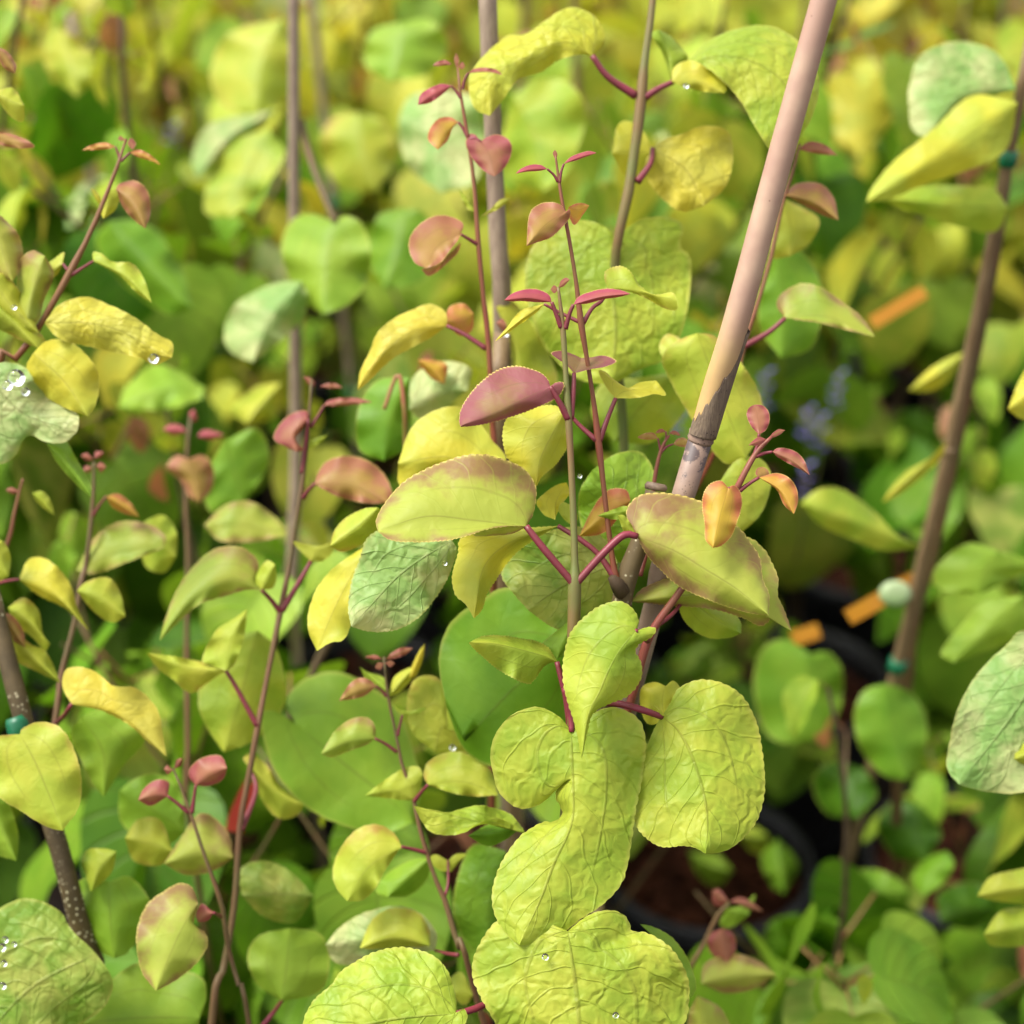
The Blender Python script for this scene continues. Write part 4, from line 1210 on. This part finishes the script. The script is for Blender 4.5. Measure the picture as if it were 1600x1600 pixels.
leaf(D, .955, 'lime', '-20,420 10,430 30,455 50,490 60,520 30,515 0,505 -30,480', 4, dt=0, quilt=.0006)
leaf(D, .955, 'lime', '-10,470 20,490 50,505 75,540 60,545 30,530 0,515 -20,500', 4, dt=0, quilt=.0006)
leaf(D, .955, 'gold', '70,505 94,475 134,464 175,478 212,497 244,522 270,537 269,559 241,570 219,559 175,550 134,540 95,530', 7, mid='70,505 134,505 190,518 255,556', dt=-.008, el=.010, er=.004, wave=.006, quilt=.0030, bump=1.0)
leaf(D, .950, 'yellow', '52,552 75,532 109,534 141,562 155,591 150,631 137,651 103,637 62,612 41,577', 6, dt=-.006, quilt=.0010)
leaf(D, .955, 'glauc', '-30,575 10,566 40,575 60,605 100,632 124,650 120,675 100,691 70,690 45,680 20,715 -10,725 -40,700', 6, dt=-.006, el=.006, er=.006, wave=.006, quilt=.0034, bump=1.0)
leaf(D, .960, 'pgreen', '72,692 88,687 104,690 119,716 141,756 143,777 119,757 91,725', 5, dt=-.004, quilt=.0004)
leaf(D, .955, 'lime', '-10,145 20,138 38,165 36,190 15,180', 2, dt=0)
leaf(D, .955, 'brownp', '-20,205 10,207 40,218 54,230 30,232 0,226', 4, dt=0, el=.003, er=.003)
leaf(D, .955, 'brownp', '-10,72 10,80 25,100 24,115 5,105', 3, dt=0)

# ---- sapling of the left middle with pink tips
E = near_sapling(-.205, .70, 'sapling with a slender brown shoot and a lower pink tipped shoot')
stem(E, 'shoot', '487,592,1.02 484,640,1.02 481,681,1.02 472,759,1.02 459,837,1.02 450,894,1.015 438,956,1.01 416,1066,1.005 403,1134,1.0 387,1222,1.0 375,1290,1.0 366,1416,1.0 347,1525,1.0 331,1600,1.0', [.0007, .0010, .0012, .0014, .0014, .0015, .0019, .0016, .0019, .0018, .0019, .0020, .0022, .0024], 'shoot_brown')
leaf(E, 1.02, 'rose', '488,606 478,596 474,588 484,590 492,598', 2, dt=0, quilt=0)
leaf(E, 1.02, 'rose', '500,604 512,599 526,600 535,606 518,607', 3, dt=0, el=.002, er=.002, quilt=0)
leaf(E, 1.02, 'rose', '506,634 514,626 540,621 562,623 582,628 555,632 525,634', 4, dt=0, el=.003, er=.003, quilt=.0002, pet='497,650,1.02 486,668,1.02', pr=.0009)
leaf(E, 1.015, 'rose', '482,655 480,643 468,642 450,650 434,668 428,686 446,698 464,706 475,702 464,694 462,684 472,670', 7, dt=-.006, quilt=.0004, pet='478,690,1.018 472,740,1.02', pr=.0011)
leaf(E, 1.02, 'limeg', '476,696 490,686 512,680 500,692 484,702', 2, dt=0, el=.003, er=.003)
leaf(E, 1.012, 'brownp', '492,756 498,738 512,720 545,712 578,722 602,745 614,775 606,786 570,786 530,776 505,764', 7, dt=-.006, el=.010, er=.002, quilt=.0006, pet='482,766,1.016 474,778,1.02', pr=.0013)
leaf(E, 1.000, 'oliveg', '409,922 397,909 404,881 384,859 359,853 328,862 297,891 275,925 259,966 250,1001 281,970 312,944 344,934 381,922', 9, mid='409,922 360,905 300,935 251,998', dt=-.010, el=.012, er=.004, quilt=.0008, pet='424,938,1.006 438,956,1.01', pr=.0014)
leaf(E, .998, 'lime', '409,921 396,905 405,890 418,876 430,882 432,905 425,919', 4, dt=0, quilt=.0004)
leaf(E, 1.015, 'limeg', '486,877 470,862 458,846 475,850 500,853 522,846 520,862 505,876', 5, dt=0, el=.004, er=.004, quilt=.0004, pet='470,905,1.012 440,955,1.01', pr=.0016)
leaf(E, .995, 'lime', '353,1048 335,1040 312,1034 266,1025 230,1020 245,1042 268,1060 298,1082 320,1070 340,1056', 4, dt=0, el=.004, er=.01, quilt=.0006, pet='368,1072,.998 403,1136,1.0', pr=.0014)
leaf(E, .990, 'lime', '353,1048 330,1040 316,1031 337,987 362,969 386,952 380,1000 366,1038', 5, dt=.008, el=.004, er=.004, quilt=.0006)
leaf(E, 1.04, 'limeg', '402,985 360,1000 320,1055 310,1100 325,1140 350,1175 400,1155 440,1110 444,1060 430,1010', 5, dt=0, quilt=.0008)
leaf(E, 1.05, 'pgreen', '462,1131 448,1100 460,1074 490,1055 530,1050 580,1072 620,1108 645,1170 657,1235 645,1285 600,1302 540,1290 480,1262 432,1210 412,1155 408,1115 430,1112', 9, mid='462,1131 520,1180 590,1235 645,1283', dt=-.004, el=.040, er=-.012, quilt=.0010)
leaf(E, 1.03, 'lime', '390,1200 380,1185 395,1180 420,1200 440,1230 475,1258 462,1275 435,1278 410,1250', 5, dt=0, pet='400,1235,1.02 378,1296,1.0', pr=.0015)
stem(E, 'shoot', '270,1200,.97 280,1222,.97 297,1269,.97 322,1344,.972 347,1416,.975 356,1478,.98 375,1547,.985 390,1605,.99', [.0006, .0008, .0010, .0011, .0015, .0014, .0015, .0016], 'shoot_brown', drop=.02)
leaf(E, .968, 'rose', '306,1227 295,1213 297,1200 316,1184 344,1181 355,1200 347,1219 325,1228', 5, dt=-.004, quilt=.0003, pet='303,1248,.969 300,1270,.97', pr=.0010)
leaf(E, .966, 'rose', '262,1244 264,1222 244,1219 224,1233 216,1250 234,1259 250,1252', 4, dt=-.004, quilt=.0003, pet='278,1256,.968 294,1270,.97', pr=.0010)
leaf(E, .968, 'rose', '270,1204 262,1196 256,1202 262,1210', 2, dt=0, quilt=0)
leaf(E, .968, 'rose', '272,1202 276,1188 285,1184 282,1196', 2, dt=0, quilt=0)
leaf(E, .950, 'olive', '309,1412 300,1387 281,1380 259,1391 231,1412 216,1447 214,1478 222,1519 244,1548 275,1531 306,1506 324,1478 319,1456 303,1444', 8, mid='309,1412 285,1450 262,1500 244,1546', dt=-.010, el=.008, er=.008, quilt=.0008)
leaf(E, .955, 'rose', '334,1426 316,1412 306,1428 309,1441 325,1438', 3, dt=0, quilt=.0002, pet='345,1432,.97', pr=.0010)
leaf(E, 1.0, 'olive', '365,1340 360,1310 342,1284 312,1272 282,1310 256,1350 290,1366 330,1362', 5, dt=0, quilt=.0008)
leaf(E, 1.05, 'pgreen', '290,1300 282,1240 250,1210 212,1216 186,1236 188,1280 215,1308 260,1320', 4, dt=0, quilt=.0010)
leaf(E, 1.02, 'lime', '270,1330 250,1282 215,1282 195,1310 210,1345 250,1352', 3, dt=0)
leaf(E, 1.0, 'pgreen', '170,1378 150,1369 118,1380 103,1409 119,1447 150,1481 178,1498 200,1488 219,1456 234,1416 225,1392 200,1369', 6, dt=-.006, quilt=.0010)
leaf(E, .99, 'limeg', '182,1330 160,1326 137,1328 128,1346 135,1370 142,1394 160,1378 176,1360', 5, dt=0, quilt=.0005)
leaf(E, 1.0, 'pgreen', '312,1590 322,1556 312,1525 250,1510 212,1506 175,1531 147,1562 122,1600 140,1650 230,1665 300,1640', 7, dt=-.006, quilt=.0012)
leaf(E, 1.02, 'pgreen', '440,1565 400,1535 387,1494 406,1462 453,1450 500,1459 515,1500 500,1548', 4, dt=0, quilt=.0008, pet='425,1585,1.0 405,1610,1.0', pr=.0014)
leaf(E, 1.04, 'mottle', '490,1400 450,1360 410,1345 375,1360 378,1400 410,1430 460,1440', 4, dt=0, quilt=.0016, bump=1.0)
leaf(E, .96, 'mottle', '150,1490 110,1450 95,1425 65,1408 30,1405 0,1420 -40,1450 -60,1560 -40,1640 60,1645 120,1605 165,1570 175,1530', 8, dt=-.010, el=.008, er=.008, wave=.006, quilt=.0036, bump=1.0)

# ---- left edge sapling with the thick stem
F = near_sapling(-.475, .68, 'sapling with thick olive stem and drooping lime leaves along a thin brown shoot')
stem(F, 'stem', '-15,920,.98 0,985,.98 30,1100,.98 60,1215,.985 95,1335,.99 125,1450,1.0 150,1580,1.02', [.0050, .0054, .0056, .0056, .0058, .006, .006], 'bark', sides=14, jitter=.04)
tube_obj('tie', [P(24, 1120, .978), P(27, 1128, .978), P(32, 1150, .978), P(34, 1156, .978)], [.0056, .0068, .0068, .0056], M['tie'], F, sides=14)
stem(F, 'shoot', '147,722,1.05 146,770,1.05 142,820,1.05 134,884,1.05 128,906,1.045 116,975,1.04 97,1050,1.035 87,1125,1.03 70,1220,1.03', [.0009, .0012, .0015, .0016, .0020, .0017, .0018, .0020, .002], 'shoot_brown', foot=False)
stem(F, 'shoot', '36,748,1.02 30,770,1.02 22,805,1.02 14,842,1.02 -10,900,1.02', [.0007, .0010, .0012, .0014, .0014], 'shoot_red', foot=False)
leaf(F, 1.02, 'rose', '30,768 18,762 8,766 20,772', 2, dt=0, quilt=0)
leaf(F, 1.02, 'lime', '50,770 66,768 80,785 85,805 70,795 56,782', 3, dt=0)
for pl_ in ('146,718 136,708 126,712 136,720', '148,716 150,706 162,706 158,714', '150,728 158,722 166,730 158,738', '144,730 134,728 130,736 140,738'):
    leaf(F, 1.05, 'rose', pl_, 2, dt=0, quilt=0)
leaf(F, 1.045, 'orange', '166,776 185,772 205,788 218,808 195,802 176,792', 3, dt=0, pet='155,790,1.048 145,806,1.05', pr=.0009)
leaf(F, 1.0, 'yellow', '30,905 44,875 69,872 94,891 112,919 121,952 138,985 112,958 95,946 62,931', 6, dt=-.006, quilt=.0006, pet='10,908,1.01 -5,912,1.02', pr=.0010)
leaf(F, 1.0, 'lime', '120,923 137,908 169,903 187,925 196,963 175,972 147,956', 4, dt=0, quilt=.0006)
leaf(F, .995, 'lime', '12,950 37,934 59,953 66,987 78,1006 70,1016 50,995 25,975', 4, dt=0, quilt=.0006)
leaf(F, .99, 'lime', '8,984 25,990 50,1008 72,1019 94,1067 60,1050 30,1035 12,1019', 4, dt=0, quilt=.0006)
leaf(F, .985, 'brownp', '0,956 20,962 36,985 40,1012 20,1000 5,980', 3, dt=0, quilt=.0004)
leaf(F, .985, 'limeg', '-20,845 5,846 16,870 14,900 -5,908 -25,890', 3, dt=0)
leaf(F, .985, 'lime', '-20,985 0,990 11,1010 5,1040 -15,1050 -30,1020', 3, dt=0)
leaf(F, .940, 'lime', '31,1147 36,1138 62,1128 94,1137 116,1172 127,1222 122,1262 98,1298 72,1291 31,1266 0,1247 -30,1210 -32,1165 0,1150', 7, mid='31,1147 55,1190 80,1250 97,1295', dt=-.010, el=.008, er=.008, quilt=.0010)
leaf(F, .965, 'gold', '112,1100 98,1075 103,1047 125,1042 150,1050 178,1072 212,1075 244,1106 253,1144 260,1182 231,1159 200,1131 156,1109', 9, dt=-.006, el=.008, er=.004, wave=.005, quilt=.0012, pet='100,1118,.98 88,1130,1.03', pr=.0014)
leaf(F, 1.0, 'pgreen', '128,1120 150,1110 185,1112 222,1137 226,1160 195,1195 162,1245 141,1216 112,1150', 6, dt=0, quilt=.0008)
leaf(F, 1.05, 'oliveg', '256,855 258,837 231,819 187,816 147,841 119,891 150,897 200,877 240,862', 5, dt=0, el=.012, er=-.004, quilt=.0008)
leaf(F, 1.09, 'limeg', '225,815 255,805 275,830 275,870 255,895 225,880', 3, dt=0)
leaf(F, .98, 'pgreen', '-20,1230 10,1250 28,1300 26,1345 -10,1330 -30,1280', 3, dt=0)

# ---- slim pink shoot between the left saplings
G_ = near_sapling(-.20, 1.235, 'sapling with a slim straight shoot topped by small blurred pink leaves')
stem(G_, 'shoot', '298,650,1.18 294,680,1.18 290,770,1.18 294,869,1.18 292,1003,1.18 294,1175,1.18 298,1300,1.2', [.0010, .0013, .0016, .0018, .0019, .0020, .0022], 'shoot_brown')
leaf(G_, 1.18, 'pink', '292,674 280,664 265,664 254,672 272,680', 3, dt=0, quilt=0)
leaf(G_, 1.18, 'pink', '298,660 296,645 304,640 308,655', 2, dt=0, quilt=0)
leaf(G_, 1.18, 'pink', '308,682 318,672 336,674 350,680 330,688', 3, dt=0, quilt=0)
leaf(G_, 1.17, 'brownp', '294,718 276,712 260,730 280,748 295,775 312,785 330,765 334,735 318,712', 5, dt=0, quilt=.0004)
leaf(G_, 1.12, 'oliveg', '319,820 350,791 391,784 431,809 449,836 406,845 344,845', 4, dt=0, el=.01, er=-.004, quilt=.0008)
leaf(G_, 1.22, 'green', '350,690 400,670 420,720 380,790 330,800 320,750', 3, dt=0)

# ---- right edge sapling
I_ = near_sapling(.375, .735, 'sapling at the right edge with one large pale mottled puckered leaf')
stem(I_, 'stem', '1690,700,.95 1690,900,.95 1700,1200,.96', [.004, .0045, .005], 'bark_dark')
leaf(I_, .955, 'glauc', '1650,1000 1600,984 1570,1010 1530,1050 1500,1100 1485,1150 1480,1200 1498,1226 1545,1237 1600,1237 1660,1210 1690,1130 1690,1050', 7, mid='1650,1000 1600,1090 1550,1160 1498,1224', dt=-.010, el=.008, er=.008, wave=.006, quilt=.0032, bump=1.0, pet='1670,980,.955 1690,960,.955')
leaf(I_, .945, 'lime', '1640,1150 1610,1155 1588,1172 1585,1186 1610,1200 1640,1195', 3, dt=0)
leaf(I_, 1.06, 'limeg', '1660,1380 1620,1358 1584,1360 1547,1371 1527,1400 1559,1408 1620,1410', 4, dt=0)
leaf(I_, 1.06, 'limeg', '1650,1440 1620,1420 1584,1419 1559,1427 1537,1460 1551,1477 1600,1478 1640,1465', 4, dt=0)
leaf(I_, 1.05, 'yellow', '1640,560 1610,570 1590,600 1575,640 1600,655 1640,640', 3, dt=0)

# ---- right cane and its sapling
J = near_sapling(.47, 1.16, 'sapling tied with green tape to the slanting brown cane hung with an orange strip')
cane([P(1400, 1050, 1.40) + Vector((-.05, .02, -.60)), P(1400, 1050, 1.40), P(1440, 880, 1.34), P(1478, 720, 1.30), P(1530, 480, 1.24), P(1575, 250, 1.19), P(1612, 60, 1.15)], [.0058, .0054, .0052, .005, .0047, .0044, .0042], 'cane_brown',
     'slanting brown cane with green tape ties and an orange strip', ties=(.54, .925), nodes=(.30, .72))
stem(J, 'stem', '1590,150,1.17 1560,380,1.22 1508,640,1.29 1460,860,1.35 1420,1040,1.41', [.0022, .003, .0035, .004, .0045], 'shoot_brown')
leaf(J, 1.15, 'glauc', '1588,140 1560,85 1500,65 1440,85 1420,140 1425,200 1450,216 1500,172 1550,152', 6, dt=-.01, quilt=.0026, bump=1.0)
leaf(J, 1.13, 'yellow', '1590,160 1520,150 1460,200 1400,250 1365,290 1354,316 1392,310 1440,290 1500,270 1570,235', 5, dt=-.01, quilt=.0016)
leaf(J, 1.17, 'limeg', '1575,325 1555,298 1515,290 1440,292 1372,310 1420,330 1470,345 1515,358 1558,360', 4, dt=0, quilt=.0016)
leaf(J, 1.25, 'limeg', '1440,855 1400,834 1369,803 1337,778 1306,762 1275,766 1250,787 1284,822 1337,844 1384,860', 6, dt=0, quilt=.0008)
leaf(J, 1.22, 'yellow', '1480,690 1455,715 1420,735 1395,760 1378,785 1400,775 1440,745 1470,715', 4, dt=0)
leaf(J, 1.30, 'yellow', '1510,550 1480,560 1450,580 1420,610 1450,612 1480,595', 3, dt=0)
leaf(J, 1.42, 'green', '1265,1022 1230,1000 1195,1010 1178,1060 1190,1130 1220,1160 1290,1157 1312,1110 1316,1050 1296,1020', 6, dt=0, quilt=.0008)
leaf(J, 1.38, 'green', '1385,1068 1350,1080 1335,1120 1345,1170 1380,1210 1416,1219 1440,1180 1448,1130 1425,1085', 5, dt=0, quilt=.0012)
leaf(J, 1.25, 'pgreen', '1560,860 1510,850 1460,890 1470,920 1530,930 1590,900 1620,880', 4, dt=0)
leaf(J, 1.20, 'pgreen', '1600,930 1540,940 1500,980 1470,1020 1490,1035 1560,1010 1620,980', 4, dt=0)
leaf(J, 1.70, 'yellow', '1350,136 1320,114 1295,125 1290,170 1310,215 1345,250 1375,215 1400,175 1395,135 1372,117', 5, dt=-.01, quilt=.0010)
# low seedling shoot in front of the bare pot
stem(J, 'shoot', '1140,1410,1.10 1121,1431,1.10 1100,1475,1.10 1080,1510,1.10 1060,1560,1.12', [.0010, .0013, .0015, .0016, .0018], 'shoot_green', foot=False)
leaf(J, 1.06, 'olive', '1096,1537 1100,1509 1125,1494 1157,1492 1190,1505 1213,1523 1177,1545 1133,1551', 5, dt=0, quilt=.0006)
leaf(J, 1.07, 'rose', '1130,1450 1110,1460 1106,1480 1122,1500 1140,1509 1149,1485 1147,1462', 4, dt=0, quilt=.0003)
leaf(J, 1.10, 'rose', '1138,1408 1125,1390 1112,1392 1115,1412 1128,1416', 2, dt=0, quilt=.0003)
leaf(J, 1.10, 'rose', '1140,1408 1155,1402 1175,1410 1192,1424 1168,1420', 3, dt=0, quilt=.0003)
leaf(J, 1.12, 'pgreen', '1135,1420 1160,1415 1180,1398 1170,1430 1145,1448 1125,1445', 3, dt=0)
leaf(J, 1.0, 'oliveg', '1080,1640 1075,1590 1090,1555 1130,1580 1145,1640', 2, dt=0)
leaf(J, 1.42, 'green', '1421,1395 1405,1375 1372,1360 1336,1362 1299,1384 1332,1419 1372,1444 1409,1437', 4, dt=0, quilt=.0006)

# larger blurred leaves standing out behind
stem(G_, 'branch', '470,190,1.27 480,230,1.27 500,290,1.26 524,348,1.25', [.003, .0028, .0026, .0022], 'shoot_brown', foot=False)
cane([Vector((-.175, 1.27, SOIL_Z - .04)), P(466, 1050, 1.42), P(463, 700, 1.35), P(460, 340, 1.29), P(459, 0, 1.24), P(458, -80, 1.23)], [.0052, .005, .005, .0046, .0042, .004], 'cane_grey',
     'tall grey cane behind the round green leaf and the slim pink shoot', nodes=(.45, .78))
for d_, c_, p_, t_ in ((1.25, 'pgreen', '520,346 485,335 455,345 440,385 450,430 475,470 505,491 545,475 575,435 579,390 565,350 540,338', 6),
                       (1.24, 'glauc', '472,440 440,440 400,455 365,480 350,520 360,550 395,566 430,540 470,500 482,465', 6),
                       (1.46, 'glauc', '430,172 380,180 320,200 300,250 308,278 340,255 370,220 410,200', 4),
                       (1.50, 'lime', '440,30 360,50 330,110 345,160 400,185 450,150 470,90', 4),
                       (1.44, 'limeg', '420,200 370,220 330,270 320,330 360,340 410,300 445,240', 4),
                       (1.50, 'pgreen', '625,35 580,50 570,100 610,128 670,115 700,70 670,30', 3),
                       (1.34, 'glauc', '690,140 640,150 623,200 640,262 690,302 745,280 756,200 735,150', 4),
                       (1.40, 'limeg', '800,150 785,220 800,280 850,300 890,260 915,180 890,130 840,125', 3),
                       (1.60, 'lime', '560,175 520,185 500,230 530,290 590,300 620,240 600,190', 4),
                       (1.42, 'green', '630,325 590,340 575,400 600,452 660,440 685,380 665,335', 3),
                       (1.36, 'green', '170,345 150,380 190,440 260,490 300,482 285,420 250,370 210,345', 4),
                       (1.50, 'lime', '95,45 70,60 75,110 120,152 150,120 132,70', 3),
                       (1.33, 'pgreen', '320,605 250,570 200,600 185,635 250,640 310,625', 3),
                       (1.36, 'lime', '440,598 400,605 360,640 385,662 430,650', 3)):
    leaf(G_, d_, c_, p_, t_, dt=-.02, el=random.uniform(.015, .05), er=random.uniform(-.01, .03), wave=.008, quilt=.002)
for d_, c_, p_, t_ in ((1.5, 'dgreen', '1490,1500 1440,1465 1380,1475 1360,1500 1400,1530 1460,1530', 3),
                       (1.45, 'dgreen', '1560,1420 1540,1385 1500,1380 1465,1400 1470,1440 1520,1452', 4),
                       (1.5, 'dgreen', '1250,1425 1205,1440 1195,1480 1232,1502 1256,1470', 3),
                       (1.3, 'green', '1300,1500 1255,1530 1240,1600 1320,1625 1345,1560', 3),
                       (1.35, 'pgreen', '1480,1560 1430,1555 1400,1600 1440,1650 1490,1620', 3),
                       (1.5, 'dgreen', '1560,1540 1520,1560 1500,1600 1560,1640 1620,1590', 3),
                       (1.6, 'green', '1215,1310 1190,1340 1203,1380 1226,1397 1246,1350', 3),
                       (1.7, 'pgreen', '1075,1330 1090,1365 1120,1385 1145,1360 1120,1335', 3),
                       (1.7, 'limeg', '1150,1300 1175,1330 1205,1335 1200,1305 1175,1290', 3),
                       (1.45, 'dgreen', '1350,1200 1300,1190 1270,1220 1290,1270 1340,1280 1370,1240', 4),
                       (1.5, 'dgreen', '1440,1260 1400,1250 1370,1290 1400,1340 1450,1345 1470,1300', 4),
                       (1.4, 'green', '1480,1330 1450,1340 1425,1370 1440,1400 1475,1380 1490,1350', 3)):
    leaf(J, d_, c_, p_, t_, dt=-.02, el=random.uniform(.01, .04), er=random.uniform(-.01, .03), wave=.006, quilt=.0015)

# leafy lower growth of the near saplings
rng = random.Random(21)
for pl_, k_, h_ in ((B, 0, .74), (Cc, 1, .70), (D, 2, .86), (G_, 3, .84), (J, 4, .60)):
    row_sapling(pl_.location.x, pl_.location.y, k_, h_, None, None, rng, .7, root=pl_)  # lower leaves are greener; shade of the gaps is also put into their colour
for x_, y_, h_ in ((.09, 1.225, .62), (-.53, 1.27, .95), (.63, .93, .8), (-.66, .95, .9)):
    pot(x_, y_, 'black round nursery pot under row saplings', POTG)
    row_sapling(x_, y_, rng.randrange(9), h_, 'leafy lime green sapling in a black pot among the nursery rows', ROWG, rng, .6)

# ------------------------------------------------------------------ labels, strips and small flowers
def strip(path, width, mat, label, cat='plant label', thick=.0006):
    w = [P(*p) for p in pts(path)]
    c0 = w[0]
    arr = catmull([tuple(p) for p in w], 14)
    vs, fs = [], []
    for i, p in enumerate(arr):
        t = Vector(arr[min(i + 1, 13)] - arr[max(i - 1, 0)]).normalized()
        s = t.cross(FW).normalized() * width / 2
        n = s.cross(t).normalized() * thick
        p = Vector(p) - c0
        vs += [p - s, p + s, p + s + n, p - s + n]
    for i in range(13):
        b = i * 4
        for k in range(4):
            fs.append((b + k, b + (k + 1) % 4, b + 4 + (k + 1) % 4, b + 4 + k))
    fs.append((0, 3, 2, 1)); fs.append((52, 53, 54, 55))
    o = link('plant_label', mesh('plant_label', vs, fs, M[mat], smooth=False), c0)
    return tag(o, label, cat)


strip('1445,455,1.45 1420,470,1.45 1395,485,1.45 1362,505,1.45', .012, 'orange', 'long orange strip label hanging among leaves behind the rosy shoot')
strip('1430,905,1.36 1405,918,1.35 1370,940,1.35 1325,965,1.36', .013, 'orange', 'short orange strip label fixed to the slanting brown cane')
strip('1280,985,1.5 1265,990,1.5 1238,998,1.5', .014, 'orange', 'small orange label low among green leaves near the slanting brown cane')
strip('395,1225,1.15 382,1250,1.15 370,1280,1.15 366,1300,1.15', .012, 'red', 'red label tucked behind the slender brown shoot')


def disc():
    c = P(1400, 928, 1.34)
    vs, fs = [(0, 0, 0)], []
    for ring, (r, z) in enumerate(((.006, .001), (.011, 0), (.0135, -.002))):
        for k in range(20):
            a = 6.283 * k / 20
            vs.append(tuple((RT * math.cos(a) + UP * math.sin(a) * .8) * r - FW * z))
    for k in range(20): fs.append((0, 1 + k, 1 + (k + 1) % 20))
    for q in range(2):
        for k in range(20):
            a, b = 1 + q * 20 + k, 1 + q * 20 + (k + 1) % 20
            fs.append((a, a + 20, b + 20, b))
    o = link('plant_label', mesh('plant_label', vs, fs, M['white']), c)
    md = o.modifiers.new('thick', 'SOLIDIFY'); md.thickness = .001
    tag(o, 'round pale green label disc on the slanting brown cane', 'plant label')


disc()


def flower(x, y, d, seed):
    rg = random.Random(seed)
    c = P(x, y, d)
    r = empty('flower', c, 'small violet flower spike among the blurred leaves', 'flower', 'violet flower spikes between the rows')
    tube_obj('stalk', [c + Vector((0, 0, -.10)), c + Vector((.004, 0, -.04)), c + Vector((0, 0, .012))], [.0012, .0011, .0008], M['shoot_green'], r, sides=6)
    for k in range(9):
        a = k * 2.4
        z = -.028 + k * .005
        b = c + Vector((0, 0, z))
        o1 = Vector((math.cos(a), math.sin(a), .45))
        s = Vector((-math.sin(a), math.cos(a), 0))
        L = .011 * rg.uniform(.8, 1.2)
        vs = [Vector((0, 0, 0)), o1 * L * .5 + s * L * .32, o1 * L + Vector((0, 0, -.001)), o1 * L * .5 - s * L * .32, o1 * L * .5 + Vector((0, 0, .002))]
        link('petal', mesh('petal', vs, [(0, 1, 4), (1, 2, 4), (2, 3, 4), (3, 0, 4)], M['petal']), b, r)


for i, (x, y, d) in enumerate([(1195, 600, 1.7), (1262, 655, 1.75), (1280, 668, 1.75), (1310, 600, 1.8), (1258, 745, 1.7), (268, 212, 2.1), (228, 262, 2.1), (215, 70, 2.3), (1060, 640, 1.6)]):
    flower(x, y, d, i)

# ------------------------------------------------------------------ water droplets
def droplet(x, y, d, r):
    sd, rn = 12, 6
    vs, fs = [], []
    for i in range(rn + 1):
        th = math.pi / 2 * i / rn
        for k in range(sd):
            a = 6.283 * k / sd
            vs.append(tuple((RT * math.cos(a) + UP * math.sin(a)) * r * math.cos(th) - FW * r * .75 * math.sin(th)))
    for i in range(rn):
        for k in range(sd):
            k2 = (k + 1) % sd
            fs.append((i * sd + k, i * sd + k2, (i + 1) * sd + k2, (i + 1) * sd + k))
    fs.append(tuple(range(sd))[::-1])
    o = link('water_droplet', mesh('water_droplet', vs, fs, M['water']), P(x, y, d))
    tag(o, 'clear round water droplet resting on a leaf', 'droplet', 'water droplets on the leaves')


for x, y, d, r in [(852, 1495, .834, .0018), (962, 1586, .828, .0016), (695, 880, .896, .0013), (707, 1168, .99, .002), (240, 560, .944, .003), (26, 590, .945, .005), (40, 612, .945, .0025), (12, 602, .945, .003), (22, 480, .952, .0016), (8, 1468, .945, .002), (3, 1480, .945, .0025), (6, 1505, .945, .002), (4, 1540, .945, .0022), (22, 1475, .945, .0016), (906, 744, .915, .0012), (1072, 134, .972, .0016), (790, 521, 1.0, .002)]:
    droplet(x, y, d, r)

print('row leaves', NLEAF[0], 'objects', len(bpy.data.objects), 'tris', sum(len(m.polygons) for m in bpy.data.meshes))
